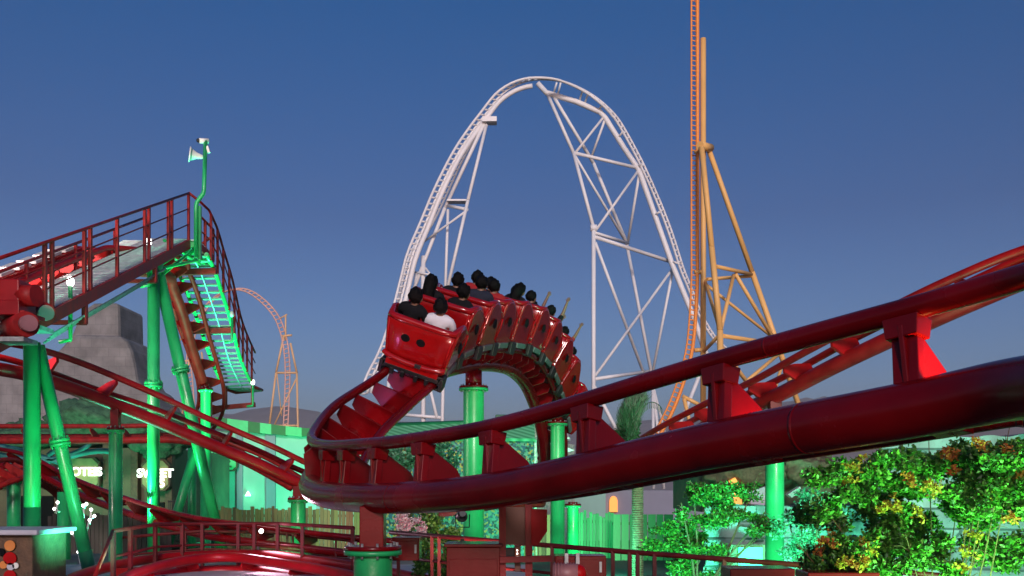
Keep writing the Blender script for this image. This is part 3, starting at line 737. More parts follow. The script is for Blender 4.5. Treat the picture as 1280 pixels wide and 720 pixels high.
# ------------- people
def skin_mesh(verts, edges, root=0, sub=1, name='body'):
    me = bpy.data.meshes.new('t'); me.from_pydata([v[:3] for v in verts], edges, [])
    o = bpy.data.objects.new('t', me); C.objects.link(o)
    md = o.modifiers.new('s', 'SKIN'); md.use_smooth_shade = True; md.branch_smoothing = 0.6
    sv = me.skin_vertices[0].data
    for i, v in enumerate(verts):
        r = v[3]; sv[i].radius = (r, v[4] if len(v) > 4 else r); sv[i].use_root = (i == root)
    sd = o.modifiers.new('u', 'SUBSURF'); sd.levels = sub; sd.render_levels = sub
    dg = bpy.context.evaluated_depsgraph_get(); m2 = bpy.data.meshes.new_from_object(o.evaluated_get(dg))
    bpy.data.objects.remove(o); m2.name = name
    return m2
def person_meshes(pose):
    v = []; e = []
    def add(x, y, z, r, par=None, r2=None):
        v.append((x, y, z, r, r2 if r2 else r))
        if par is not None: e.append((par, len(v)-1))
        return len(v)-1
    pel = add(0, 0, .10, .14, None, .12); be = add(0, -.01, .26, .125, pel, .10); ch = add(0, 0, .42, .14, be, .10); up = add(0, -.005, .51, .09, ch, .07)
    nk = add(0, .005, .56, .07, up); nk2 = add(0, .015, .59, .068, nk); hd = add(0, .03, .64, .082, nk2, .092); ht = add(0, .02, .71, .084, hd, .096); hh = add(0, .01, .76, .058, ht, .066)
    for e_ in (-1, 1): add(e_*.098, .02, .665, .014, hd, .02)
    add(0, .125, .685, .014, hd)
    hands = []
    for sg in (-1, 1):
        sh = add(sg*.15, 0, .49, .06, up)
        if pose == 'up': pts = [(sg*.21, .05, .55, .048), (sg*.23, .10, .75, .040), (sg*.22, .12, .98, .030)]; d = V((0, .15, 1)).normalized()
        else: pts = [(sg*.20, .03, .40, .046), (sg*.20, .12, .27, .038), (sg*.14, .34, .32, .026)]; d = V((-sg*.1, .95, .1)).normalized()
        p = sh
        for q in pts: p = add(*q, p)
        w = V(pts[-1][:3]); pm = w+d*.05; pmi = add(pm.x, pm.y, pm.z, .028, p, .016)
        sd = V((1, 0, 0)) 
        for k, (ox, ln) in enumerate(((-.027, .06), (-.009, .072), (.009, .068), (.027, .052))):
            b = pm+sd*ox+d*.03; bi = add(b.x, b.y, b.z, .0095, pmi); m_ = b+d*ln*.5+V((0, .004, -.004)); mi = add(m_.x, m_.y, m_.z, .0085, bi); t_ = b+d*ln+V((0, .010, -.008)); add(t_.x, t_.y, t_.z, .007, mi)
        tb = pm-sd*sg*.035+d*.0; ti = add(tb.x, tb.y, tb.z, .010, pmi); tt = tb-sd*sg*.02+d*.04; add(tt.x, tt.y, tt.z, .008, ti)
    for sg in (-1, 1):
        hp = add(sg*.09, .05, .08, .09, pel); kn = add(sg*.11, .42, .13, .06, hp); k2 = add(sg*.11, .46, .05, .052, kn); an = add(sg*.11, .42, -.16, .035, k2); add(sg*.11, .50, -.20, .032, an)
    body = skin_mesh(v, e, 0, 1, 'person')
    v, e = [], []
    pel = add(0, 0, .09, .155, None, .135); be = add(0, -.012, .26, .145, pel, .12); ch = add(0, 0, .42, .175, be, .13); up = add(0, -.005, .54, .15, ch, .11)
    add(0, .003, .605, .085, up)
    for sg in (-1, 1):
        sh = add(sg*.195, 0, .515, .095, up)
        pts = [(sg*.21, .05, .55, .062), (sg*.23, .10, .72, .054)] if pose == 'up' else [(sg*.205, .03, .40, .060), (sg*.205, .12, .28, .052), (sg*.165, .24, .30, .042)]
        p = sh
        for q in pts: p = add(*q, p)
    shirt = skin_mesh(v, e, 0, 1, 'shirt')
    return body, shirt
PM = {'down': person_meshes('down'), 'up': person_meshes('up')}
def hair_mesh(long_):
    mb = MB(); mb.ball((0, -.010, .705), (.098, .110, .118), 20, 16, jit=.28, seed=3)
    # lift away from the face
    vs = []
    for x, y, z in mb.v:
        if y > .06 and z < .80: y = .06-(y-.06)*.2
        if z < .635 and not long_: z = .635+(z-.635)*.6
        vs.append((x, y, z))
    mb.v = vs
    if long_:
        mb.tube([V((0, -.05, .76)), V((0, -.085, .66)), V((.0, -.11, .54)), V((0, -.13, .40)), V((0, -.13, .30))], [.09, .095, .10, .085, .04], 14)
    return mb
HM = {}
def make_person(shirt, pose, long_, label):
    r = bpy.data.objects.new('person', PM[pose][0]); C.objects.link(r)
    if not PM[pose][0].materials: PM[pose][0].materials.append(M['skin'])
    tag(r, label, 'person', 'riders seated in the roller coaster train')
    k = (pose, shirt)
    if k not in HM:
        m = PM[pose][1].copy(); m.materials.clear(); m.materials.append(M[shirt]); HM[k] = m
    s = bpy.data.objects.new('shirt', HM[k]); C.objects.link(s); s.parent = r
    k = ('hair', long_)
    if k not in HM:
        o = hair_mesh(long_).build('hair', 'hair', None); HM[k] = o.data; bpy.data.objects.remove(o)
    h = bpy.data.objects.new('hair', HM[k]); C.objects.link(h); h.parent = r
    if 'eye' not in HM:
        o = MB().ball((0, 0, 0), .012, 8, 6).build('eye', 'black_iron', None); HM['eye'] = o.data; bpy.data.objects.remove(o)
        o = MB().box((0, 0, 0), (.045, .01, .01)).build('mouth', 'bright_red', None, 0); HM['mouth'] = o.data; bpy.data.objects.remove(o)
    for sg in (-1, 1):
        ey = bpy.data.objects.new('eye', HM['eye']); C.objects.link(ey); ey.parent = r; ey.location = (sg*.032, .108, .715)
    mo = bpy.data.objects.new('mouth', HM['mouth']); C.objects.link(mo); mo.parent = r; mo.location = (0, .108, .645)
    return r
i0 = min(range(T1.n), key=lambda i: (T1.c[i]-P(532, 466, 15.8)).length)+2
proto = make_car()
NC = 10
ords = ['last', 'second', 'third', 'fourth', 'fifth', 'sixth', 'seventh', 'eighth', 'ninth', 'tenth']
carlab = ['glossy red car with black spots at the tail of the train'] + ['%s red spotted car counted from the tail of the train' % o for o in ords[1:9]] + ['frontmost red car dipping down behind the near beam']
riders = {
 0: [(-.27, 'cloth_black', 'down', False, 'rider in black at left of the tail car'), (.26, 'cloth_white', 'down', False, 'rider in a white top at right of the tail car')],
 1: [(-.27, 'cloth_black', 'down', True, 'rider with long black hair in second car from the tail'), (.27, 'cloth_black', 'down', False, 'broad rider in black on right of second car from the tail')],
 2: [(-.27, 'cloth_black', 'down', False, 'rider in black on left of third car from the tail'), (.27, 'cloth_blue', 'down', False, 'rider in dark navy on right of third car from the tail')],
 3: [(-.27, 'cloth_red', 'down', False, 'rider in red on left of fourth car from the tail'), (.27, 'cloth_red', 'down', False, 'rider in red on right of fourth car from the tail')],
 4: [(-.27, 'cloth_black', 'down', False, 'rider in black on left of fifth car from the tail'), (.24, 'cloth_black', 'down', True, 'rider with long hair on right of fifth car from the tail')],
 5: [(-.27, 'cloth_black', 'down', False, 'rider in black on left of sixth car from the tail'), (.27, 'cloth_black', 'down', False, 'rider in black on right of sixth car from the tail')],
 6: [(-.27, 'cloth_black', 'down', False, 'rider in black on left of seventh car from the tail'), (.25, 'cloth_black', 'up', False, 'rider with both arms raised on right of seventh car from the tail')],
 7: [(.22, 'cloth_red', 'up', False, 'rider with bare arms raised in eighth car from the tail')],
 8: [(.22, 'cloth_black', 'down', False, 'rider in black in ninth car from the tail')],
 9: [(0.0, 'cloth_black', 'down', False, 'rider in the frontmost car')]}
CARW = []
for k in range(NC):
    i = i0+int(round(k*1.08/T1.step))
    i = min(i, T1.n-2)
    m = Matrix((( T1.R[i].x, T1.T[i].x, T1.U[i].x, T1.c[i].x), (T1.R[i].y, T1.T[i].y, T1.U[i].y, T1.c[i].y), (T1.R[i].z, T1.T[i].z, T1.U[i].z, T1.c[i].z), (0, 0, 0, 1)))
    m = m @ Matrix.Translation((0, 0, .06))
    car = proto if k == 0 else copy_tree(proto)
    car.matrix_world = m @ Matrix.Diagonal((1, 1, .87, 1)); car['label'] = carlab[k]; CARW.append(m)
    for (x, sh, po, lo, lab) in riders[k]:
        r = make_person(sh, po, lo, lab)
        lean = Matrix.Rotation(math.radians(random.uniform(-9, 9)), 4, 'Y') @ Matrix.Rotation(math.radians(random.uniform(-14, 14)), 4, 'Z')
        r.matrix_world = m @ Matrix.Translation((x*.9, -.24, .36+random.uniform(-.05, .04))) @ lean @ Matrix.Scale(1.08 if x else 1.0, 4)

# ================================================================== FAR COASTERS
def strut_set(root, lst, D, m, name='strut', n=8):
    for t in lst:
        (x1, y1), (x2, y2), d = t[:3]; d1, d2 = (t[3], t[4]) if len(t) > 3 else (0, 0)
        MB().tube([P(x1, y1, D+d1), P(x2, y2, D+d2)], d*(1.1 if m == 'ochre_steel' else .9)/F*D/2, n).build(name, m, root)
def ladder(root, pts, D, w, rail_d, m, tie_n, dvec=None, offs=None, name='cross_tie', tie_d=None, both=True, flangeheavy=False):
    """track seen as a ladder; pts pixel + depth offset"""
    ps = [P(p[0], p[1], D+(p[2] if len(p) > 2 else 0)) for p in pts]
    c, _ = catmull(ps, [0]*len(ps), 0.8)
    dvec = V(dvec).normalized() if dvec else None
    A, B, S = [], [], []
    for i in range(len(c)):
        t = (c[min(i+1, len(c)-1)]-c[max(i-1, 0)]).normalized()
        sd = dvec if dvec else t.cross(V((0, 1, 0))).normalized()
        A.append(c[i]-sd*w/2); B.append(c[i]+sd*w/2)
    MB().tube(A, rail_d/2, 8).build('rail', m, root); MB().tube(B, rail_d/2, 8).build('rail', m, root)
    st_ = max(1, len(c)//tie_n)
    for i in range(0, len(c), st_):
        MB().tube([A[i], B[i]], (tie_d or rail_d*.8)/2, 6).build(name, m, root)
    return A, B
DW = 125.0
wh = thing('white_coaster', 'towering white steel coaster arch with truss towers in the distance', 'roller coaster', (0, DW, 0))
wpts = [(455, 492, -6), (462, 470, -6), (478, 438, -5), (491, 400, -4), (504, 350, -3), (513, 316, -3), (529, 278, -2), (547, 235, -2), (570, 190, -1), (590, 160, 0), (603, 143, 0), (612, 131, 0), (624, 117, 0), (640, 106, 0), (658, 99.5, 0), (676, 98, 0), (697, 100, 1), (717, 107, 2), (736, 117, 3), (752, 129, 3), (767, 144, 4), (779, 162, 5), (802, 205, 6), (825, 257, 8), (840, 297, 9), (852, 335, 10), (863, 362, 11), (873, 388, 12), (884, 409, 13), (896, 426, 14), (912, 440, 15)]
A_, B_ = ladder(wh, wpts, DW, 1.0, .32, 'white_steel', 95, dvec=(.60, .75, .12))
c0 = [(a+b)/2 for a, b in zip(A_, B_)]
# spine tube offset inside the arch, left half and crown
cen = P(690, 480, DW)
nl = int(len(c0)*.50)
MB().tube([p+(cen-p).normalized()*.9 for p in c0[:nl]], .30, 10).build('spine', 'white_steel', wh)
wp2 = [(604, 150, 3), (590, 172, 4), (572, 205, 5), (556, 240, 6), (541, 272, 6), (524, 302, 5), (513, 328, 3), (505, 362, 1), (496, 400, 0), (485, 440, -1), (470, 478, -2)]
ladder(wh, wp2, DW, .95, .30, 'white_steel', 48, dvec=(.8, .5, .2))
bb = [(672, 104), (683, 116), (720, 127), (750, 140), (757, 148), (780, 185), (797, 210), (802, 222), (840, 330), (866, 394), (892, 470)]
MB().tube([P(x, y, DW+4) for x, y in bb], .36, 10).build('backbone', 'white_steel', wh)
for (a, b) in [((692, 117), (696, 103)), ((697, 119), (701, 103)), ((724, 127), (728, 114)), ((731, 129), (735, 117)), ((748, 138), (753, 131)), ((772, 173), (779, 164)), ((796, 208), (803, 205)), ((818, 269), (824, 265)), ((838, 326), (850, 330))]:
    MB().tube([P(*a, DW+4), P(*b, DW+3)], .13, 8).build('hanger', 'white_steel', wh)
rt = [((684, 117), (717, 191), 5.2, 4, 2), ((717, 191), (742, 285), 5.2, 2, 0), ((742, 285), (742, 611), 6, 0, 0), ((691, 119), (742, 204), 5, 4, 6), ((742, 204), (783, 303), 5, 6, 8), ((783, 303), (815, 470), 5, 8, 9), ((815, 470), (830, 611), 5, 9, 10),
      ((717, 191), (797, 210), 5, 2, 4), ((743, 296), (838, 327), 5.5, 0, 5), ((743, 291), (785, 304), 5, 0, 8), ((754, 147), (720, 190), 3.5, 4, 2), ((756, 150), (739, 197), 3.5, 4, 6), ((798, 213), (744, 289), 3.8, 4, 0), ((799, 218), (785, 302), 4, 4, 8),
      ((719, 195), (781, 300), 3.6, 2, 8), ((744, 303), (806, 470), 4.5, 0, 8), ((842, 334), (744, 470), 4, 5, 0), ((841, 338), (815, 470), 4, 5, 9), ((742, 474), (812, 464), 5, 0, 9), ((742, 482), (790, 575), 5.5, 0, 4), ((816, 480), (817, 611), 5, 9, 9),
      ((817, 485), (836, 560), 4, 9, 12), ((876, 465), (838, 560), 6, 6, 6), ((892, 470), (900, 611), 6, 4, 4), ((816, 470), (880, 450), 4.5, 9, 5)]
strut_set(wh, rt, DW, 'white_steel')
MB().tube([P(738, 285, DW), P(746, 285, DW)], .45, 8).build('joint', 'white_steel', wh)
ltw = [((612, 140), (556, 260), 5.2, 0, 0), ((556, 260), (512, 375), 5.2, 0, 0), ((608, 156), (585, 250), 4.6, 0, -3), ((585, 250), (557, 370), 4.6, -3, -3), ((559, 257), (584, 262), 4.5, 0, -3), ((560, 262), (556, 380), 4, 0, -1), ((581, 265), (530, 302), 3, -3, 0), 
       ((512, 375), (470, 480), 5, 0, 2), ((529, 320), (529, 611), 6.5, 0, 0), ((556, 380), (551, 611), 5, -1, -1), ((557, 370), (545, 440), 4, -3, -1), ((500, 518), (551, 522), 4.5, 0, -1), ((534, 470), (546, 522), 4.5, 0, -1), ((487, 450), (480, 611), 5, -1, -1), ((529, 440), (480, 530), 4, 0, -1), ((518, 340), (541, 344), 3, 0, -1), ((532, 335), (552, 362), 3, 0, -1), ((520, 340), (518, 372), 4, 0, 0), ((475, 518), (502, 518), 4, -1, 0)]
strut_set(wh, ltw, DW, 'white_steel')
MB().box(P(612, 151, DW), (1.8, 1.5, .6)).build('service_platform', 'white_steel', wh)
MB().box(P(572, 252, DW), (2.6, 1.5, .2)).build('service_platform', 'white_steel', wh)

DO = 100.0
og = thing('orange_coaster', 'orange vertical spike coaster track with ochre support tower', 'roller coaster', (P(878, 611, DO).x, DO, 0))
opts = [(868, -60, 0), (868, 60, 0), (868, 200, 0), (868, 300, 0), (868, 350, 0), (865.5, 400, 0), (861, 440, 0), (851.5, 475, 0), (838, 511, 0), (820, 545, 0), (795, 585, 0)]
ps = [P(*p[:2], DO) for p in opts]; c, _ = catmull(ps, [0]*len(ps), .5)
lt, rt_ = [], []
for i in range(len(c)):
    t = (c[min(i+1, len(c)-1)]-c[max(i-1, 0)]).normalized(); sd = t.cross(V((0, 1, 0))).normalized()
    if sd.x > 0: sd = -sd
    lt.append(c[i]+sd*.36+V((0, -.3, 0))); rt_.append(c[i]-sd*.30)
MB().tube(lt, .10, 8).build('rail', 'orange_steel', og); MB().tube([p+V((0, .9, 0))*.0 for p in rt_], .19, 10).build('spine', 'orange_steel', og)
stp_ = max(1, len(c)//62)
for i in range(0, len(c), stp_): MB().tube([lt[i], rt_[i]], .07, 6).build('cross_tie', 'orange_steel', og)
os_ = [((879, 48), (879, 611), 6.5, 0, 0), ((877, 184), (889.5, 309), 6.5, -2, -4), ((889.5, 309), (900, 413), 6.8, -4, -5), ((900, 413), (903, 611), 7, -5, -6), ((886, 187), (940, 340), 6, 0, 3), ((940, 340), (1012, 545), 6.5, 3, 7), ((1012, 545), (1030, 611), 6.5, 7, 8), ((919, 342), (968, 425), 4.5, 0, 4),
       ((895, 333), (940, 343), 4.5, -4, 3), ((884, 349), (938, 345), 4, 0, 3), ((883, 356), (965, 421), 3.6, 0, 4), ((917, 344), (901, 412), 4.5, 0, -5), ((881, 350), (899, 410), 4, 0, -5), ((904, 420), (972, 430), 4.8, -5, 5), ((903, 436), (948, 497), 4.8, -5, 2), ((974, 442), (922, 486), 4.5, 5, 0),
       ((980, 447), (948, 560), 4, 5, 2), ((853, 495), (878, 508), 4.5, 0, 0), ((855, 498), (866, 545), 4.5, 0, 0), ((868, 438), (879, 437), 5, 0, 0), ((868, 340), (879, 340), 5, 0, 0), ((868, 190), (879, 190), 4, 0, 0), ((905, 500), (950, 500), 4, -5, 3), ((879, 440), (900, 418), 4, 0, -5)]
strut_set(og, os_, DO, 'ochre_steel')
MB().tube([P(875, 182, DO-2), P(888, 185, DO)], .42, 10).build('joint', 'ochre_steel', og)

DP = 180.0
pk = thing('distant_coaster', 'slender pink and tan coaster arch far behind the stairs', 'roller coaster', (P(355, 611, DP).x, DP, 0))
ladder(pk, [(244, 560), (241, 520), (238, 480), (236, 450), (241, 420), (253, 391), (270, 371), (290, 362), (308, 363), (326, 374), (343, 392), (352, 411), (357, 432), (359.5, 462), (358.5, 500), (356.5, 545)], DP, .85, .28, 'pink_steel', 90, dvec=(1, .25, .35))
strut_set(pk, [((355, 419), (345, 466), 3), ((345, 466), (337, 530), 3), ((337, 530), (333, 611), 3), ((363, 429), (371, 466), 3), ((371, 466), (374, 611), 3), ((345, 466), (371, 466), 3), ((346, 466), (352, 520), 1.6), ((371, 472), (343, 531), 2.2), ((336, 532), (374, 532), 3), ((357, 393), (357, 425), 2.5), ((350, 398), (359, 393), 2), ((352, 420), (365, 419), 3), ((239, 430), (226, 532), 2.5), ((228, 452), (240, 450), 3), ((243, 400), (222, 430), 2), ((252, 440), (262, 530), 2.5)], DP, 'tan_steel')

# ================================================================== BUILDINGS
def extr(name, poly, D, depth, m, parent=None, bevel=0):
    f = [P(x, y, D) for x, y in poly]; b = [p+V((0, depth, 0)) for p in f]; n = len(f)
    mb = MB(); fs = [tuple(range(n)), tuple(range(2*n-1, n-1, -1))]+[(i, i+n, (i+1) % n+n, (i+1) % n) for i in range(n)]
    mb._add(f+b, fs); return mb.build(name, m, parent, bevel)
r = thing('rock_building', 'huge grey block textured rock tower behind the left track', 'building', P(100, 611, 70))
extr('tower', [(88, 420), (96, 400), (108, 384), (116, 378.5), (148, 378), (149, 419), (149, 640), (60, 640), (62, 452)], 72, 5, 'rock_blocks', r, .3)
extr('buttress', [(-80, 470), (-20, 462), (60, 450), (90, 418), (150, 419), (158, 426), (164, 438), (168, 455), (171, 474), (176, 482), (188, 489), (198, 512), (214, 524), (222, 640), (-80, 640)], 66, 5, 'rock_blocks', r, .3)
# green-lit hall
hall = thing('striped_hall', 'pale hall with green striped parapet and dark doorway', 'building', P(340, 611, 42))
DH = 42.0
zt = 0
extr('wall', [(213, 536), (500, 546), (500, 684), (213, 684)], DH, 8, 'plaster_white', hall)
x = 268
for k, w in enumerate([16, 26, 15, 14, 18, 20, 20, 20, 20, 20, 22]):
    y1 = 521+(x-268)*.13 if x < 360 else 533+(x-360)*.09; y2 = 521+(x+w-268)*.13 if x+w < 360 else 533+(x+w-360)*.09
    extr('parapet_panel', [(x, y1), (x+w, y2), (x+w, y2+14-max(0, x-300)*.05), (x, y1+14-max(0, x-300)*.05)], DH-.35, .34, 'parapet_dark' if k % 2 == 0 else 'parapet_light', hall); x += w
for (x, w) in [(224, 12), (258, 5), (296, 7), (332, 12), (395, 14), (455, 12)]:
    extr('pilaster', [(x, 540), (x+w, 541), (x+w, 684), (x, 684)], DH-.15, .14, 'plaster_mauve', hall)
extr('doorway', [(256, 601), (281, 601), (281, 684), (256, 684)], DH-.2, .19, 'dark_void', hall)
extr('cornice', [(213, 534), (266, 537), (266, 542), (213, 540)], DH-.3, .29, 'parapet_light', hall)
for (xx, yy) in [(310, 620), (432, 596)]:
    q = P(xx, yy, DH-.25); MB().lathe(q, [(.12, 0), (.03, .18), (.01, .2)], 12).build('wall_lamp', 'lamp_green', hall)
sg = thing('hanging_sign', 'green octagonal signboard with dark letters on the pale hall', 'sign', P(279, 590, DH-.6))
extr('board', [(263, 552), (293, 552), (296, 556), (296, 584), (291, 589), (263, 590)], DH-.62, .3, 'wood_dark', sg)
extr('face', [(264, 553.5), (292, 553.5), (294.5, 557), (294.5, 583), (290, 587), (264, 588.5)], DH-.68, .05, 'parapet_light', sg)
q = P(279, 566, DH-.70); text_mesh('ZERPLO', .26, q, 0, 'dark_void', 'lettering', sg, .01)
q = P(277, 576, DH-.70); text_mesh('SOFT S', .24, q, 0, 'dark_void', 'lettering', sg, .01)
q = P(286, 583, DH-.70); text_mesh('Line', .14, q, 0, 'dark_void', 'lettering', sg, .01)
# shop row at left
shop = thing('shop_row', 'dim olive shop facade with thatched rockwork roof behind far left columns', 'building', P(120, 611, 33))
DS = 33.0
extr('wall', [(-60, 560), (212, 560), (212, 684), (-60, 684)], DS, 7, 'olive_wall', shop)
for x0 in (70, 128, 163, 206): extr('pillar', [(x0, 555), (x0+9, 555), (x0+9, 684), (x0, 684)], DS-.35, .34, 'wood_dark', shop, .02)
extr('opening', [(20, 620), (66, 620), (66, 684), (20, 684)], DS-.1, .09, 'dark_void', shop)
extr('opening', [(196, 628), (205, 628), (205, 684), (196, 684)], DS-.1, .09, 'dark_void', shop)
def rockmass(name, cx, cy, D, rx, rz, ry, m, root, seed, n=1):
    mb = MB(); q = P(cx, cy, D); mb.ball(q, (rx, ry, rz), 40, 22, 0, seed)
    mb.v = [tuple(V(v)+(V(v)-q).normalized()*noise.fractal(V(v)*1.6+V((seed, 0, 0)), .9, 2.1, 5)*.45) for v in mb.v]
    return mb.build(name, m, root)
rockmass('roof_mound', 128, 528, DS+1, 1.75, .75, 1.6, 'thatch', shop, 2)
rockmass('roof_mound', 175, 536, DS+1, 1.5, .62, 1.5, 'thatch', shop, 5)
rockmass('roof_mound', 60, 548, DS+1, 1.9, .5, 1.5, 'thatch', shop, 8)
rockmass('roof_mound', 0, 552, DS+1, 1.9, .5, 1.5, 'thatch', shop, 9)
rockmass('roof_mound', 205, 552, DS, .9, .45, 1.2, 'thatch', shop, 12)
for (x, y, w, h_, lines, lab) in [(100, 592, 48, 42, [('PROTEIS', 0, -2, .38), ('no.', -4, 9, .32)], 'olive signboard with glowing white lettering beside the leaning column'), (194, 594, 36, 40, [('SWEET', 0, -2, .38), ('S', 8, 10, .40)], 'rounded olive signboard with glowing white letters behind the crest column'), (-2, 590, 24, 30, [('E', 0, 0, .3)], 'round glowing sign cut by the left edge')]:
    r = thing('lit_sign', lab, 'sign', P(x, y+h_/2, DS-.7), 'glowing shop signs')
    c = 6
    extr('board', [(x-w/2+c, y-h_/2), (x+w/2-c, y-h_/2), (x+w/2, y-h_/2+c), (x+w/2, y+h_/2-c), (x+w/2-c, y+h_/2), (x-w/2+c, y+h_/2), (x-w/2, y+h_/2-c), (x-w/2, y-h_/2+c)], DS-.7, .2, 'wood_dark', r, .02)
    c = 7; w -= 4; h_ -= 4
    extr('face', [(x-w/2+c, y-h_/2), (x+w/2-c, y-h_/2), (x+w/2, y-h_/2+c), (x+w/2, y+h_/2-c), (x+w/2-c, y+h_/2), (x-w/2+c, y+h_/2), (x-w/2, y+h_/2-c), (x-w/2, y-h_/2+c)], DS-.74, .03, 'sign_board', r)
    for (tx, dx, dy, sz) in lines: text_mesh(tx, sz, P(x+dx, y+dy, DS-.78), 0, 'sign_white', 'lettering', r, .02, font_off=.012)
# teal swooping pipes in front of the roof
r = thing('vine_pipes', 'teal curling vine pipes draped under the rockwork roof', 'decoration', P(60, 570, 31))
for pp_ in ([(-20, 565), (20, 572), (60, 575), (95, 566), (112, 555), (104, 548), (86, 552), (70, 562), (60, 570)], [(-20, 578), (30, 582), (80, 572), (120, 564), (155, 566)], [(-10, 556), (20, 562), (48, 570), (80, 580)]):
    cc_, _ = catmull([P(a, b, 31) for a, b in pp_], [0]*len(pp_), .15); MB().tube(cc_, .09, 10).build('pipe', 'teal_pipe', r)

def pickets(x0, x1, ytop, D, zb, m, label, group='picket and bamboo fences', gap=1.05, w=.13, jit=.12, dy=0, rail=True, name='picket_fence'):
    a = P(x0, ytop, D); b = P(x1, ytop+dy, D); r = thing(name, label, 'fence', (a.x, D, zb), group)
    mb = MB(); x = a.x; H0 = a.z
    while x < b.x:
        ww = w*random.uniform(.75, 1.15); z = H0+(b.z-a.z)*(x-a.x)/(b.x-a.x)+random.uniform(-jit, jit*.5)
        hz = z-zb; X0 = V((x+ww/2, D+random.uniform(-.02, .02), zb+hz/2))
        tl = random.uniform(-.01, .01)
        mb.box(X0, (ww*.94, .05, hz), X=V((1, 0, tl)).normalized(), Z=V((tl, 0, 1)).normalized())
        x += ww*gap
    mb.build('pickets', m, r)
    if rail:
        for f in (.25, .8): MB().box(((a.x+b.x)/2, D+.06, zb+(H0-zb)*f), (b.x-a.x, .05, .09)).build('rail', 'wood_dark', r)
    return r
pickets(268, 442, 634, 37, 0, 'picket', 'brown and olive picket fence standing before the pale hall')
pickets(442, 500, 634, 36, 0, 'picket', 'brown picket fence behind the red box stub of the pedestal')
pickets(618, 645, 640, 36, 0, 'picket', 'narrow brown picket fence left of the red framed panel')
pickets(655, 704, 640, 34, 0, 'picket', 'brown picket fence directly behind the bright red panel')
pickets(60, 212, 640, 27, .0, 'picket_dark', 'dark weathered fence below the glowing signs')
pickets(722, 765, 641, 33, 0, 'picket_green', 'green lit bamboo fence left of the palm trunk', w=.10, jit=.18)
pickets(766, 830, 643, 32, 0, 'picket_green', 'taller green gate panel behind the palm trunk', w=.3, jit=.0)
# iron fence bit at left by hall
r = thing('iron_fence', 'small dark iron bar fence between the two green crest columns', 'fence', P(225, 680, 30))
mb = MB()
for k in range(16): mb.beam(P(211+k*2.2, 625, 30), P(211+k*2.2, 680, 30), .02, .02, V((1, 0, 0)))
mb.beam(P(210, 627, 30), P(246, 627, 30), .04, .04); mb.beam(P(210, 675, 30), P(246, 675, 30), .04, .04)
mb.build('bars', 'black_iron', r)

# mosaic pavilion
pv = thing('mosaic_pavilion', 'green lit mosaic pavilion with ribbed roof behind the near beam', 'building', P(590, 611, 34))
DM = 34.0
a0, a1, a2 = P(478, 561, DM+1.5), P(668, 557, DM), P(716, 560, DM+5)
hz0 = a0.z; 
def quad(name, p, m, th=.15, parent=pv): return MB().plate(p, th).build(name, m, parent)
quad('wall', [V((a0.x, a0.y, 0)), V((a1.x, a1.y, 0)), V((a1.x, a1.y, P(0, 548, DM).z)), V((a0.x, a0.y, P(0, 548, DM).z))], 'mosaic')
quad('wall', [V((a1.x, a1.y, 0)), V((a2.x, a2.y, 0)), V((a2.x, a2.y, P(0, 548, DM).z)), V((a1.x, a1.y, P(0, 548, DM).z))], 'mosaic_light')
e0_, e1_ = P(474, 548, DM+1.2), P(669, 550, DM-.3)
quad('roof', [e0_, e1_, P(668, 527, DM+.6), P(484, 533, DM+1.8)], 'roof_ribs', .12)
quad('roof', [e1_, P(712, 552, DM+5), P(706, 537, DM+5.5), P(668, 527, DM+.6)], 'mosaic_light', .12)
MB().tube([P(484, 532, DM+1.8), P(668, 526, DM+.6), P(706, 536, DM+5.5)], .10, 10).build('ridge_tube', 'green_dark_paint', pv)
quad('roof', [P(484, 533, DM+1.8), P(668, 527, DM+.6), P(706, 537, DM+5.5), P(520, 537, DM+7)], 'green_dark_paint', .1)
MB().box(P(650, 526, DM+3), (1.8, 1.6, .35)).build('vent_box', 'green_dark_paint', pv, .03)
for k, (x, y) in enumerate([(703, 545), (708, 560)]): MB().plate([P(x-10, y-5, DM-1), P(x+10, y+3, DM-1), P(x-10, y+8, DM-1)], .1).build('pennant', 'cream', pv)
# pale building behind bamboo
r = thing('arched_house', 'pale house with small glowing arched window behind the bamboo fence', 'building', P(760, 611, 44))
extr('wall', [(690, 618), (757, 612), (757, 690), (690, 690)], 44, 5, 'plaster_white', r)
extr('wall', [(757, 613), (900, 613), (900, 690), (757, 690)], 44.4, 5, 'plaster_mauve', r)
pw = [(762, 640)]+[(767+5*math.cos(PI-k*PI/8), 627-7*math.sin(k*PI/8)) for k in range(9)]+[(772, 640)]
extr('window', pw, 44.2, .15, 'lantern_orange', r)
# rock wall at right
rw = thing('stone_wall', 'rough stone wall washed in turquoise light at right', 'wall', P(1080, 611, 24))
def rough_wall(name, x0, x1, ytop, D, m, parent, seed, zb=0.0, amp=.35, D2=None):
    D2 = D2 or D
    nx, nz = 90, 24; vs = []
    for j in range(nz+1):
        for i in range(nx+1):
            u = i/nx; DD = D+(D2-D)*u; p = P(x0+(x1-x0)*u, ytop+6*noise.noise(V((u*9, seed, 0))), DD); z = zb+(p.z-zb)*j/nz
            row = int(z/.34); st_ = noise.noise(V((p.x*1.1+row*7.3, row*1.7, seed)))*amp
            vs.append((p.x, DD+st_+noise.noise(V((p.x*3, z*3, seed)))*.12, z))
    fs = [(j*(nx+1)+i, j*(nx+1)+i+1, (j+1)*(nx+1)+i+1, (j+1)*(nx+1)+i) for j in range(nz) for i in range(nx)]
    k = len(vs); vs += [(x, y+1.6, z) for x, y, z in vs[nz*(nx+1):nz*(nx+1)+nx+1]]
    fs += [(nz*(nx+1)+i, nz*(nx+1)+i+1, k+i+1, k+i) for i in range(nx)]
    mb = MB(); mb._add(vs, fs); return mb.build(name, m, parent)
rough_wall('masonry', 880, 1110, 632, 25, 'stone_wall', rw, 3)
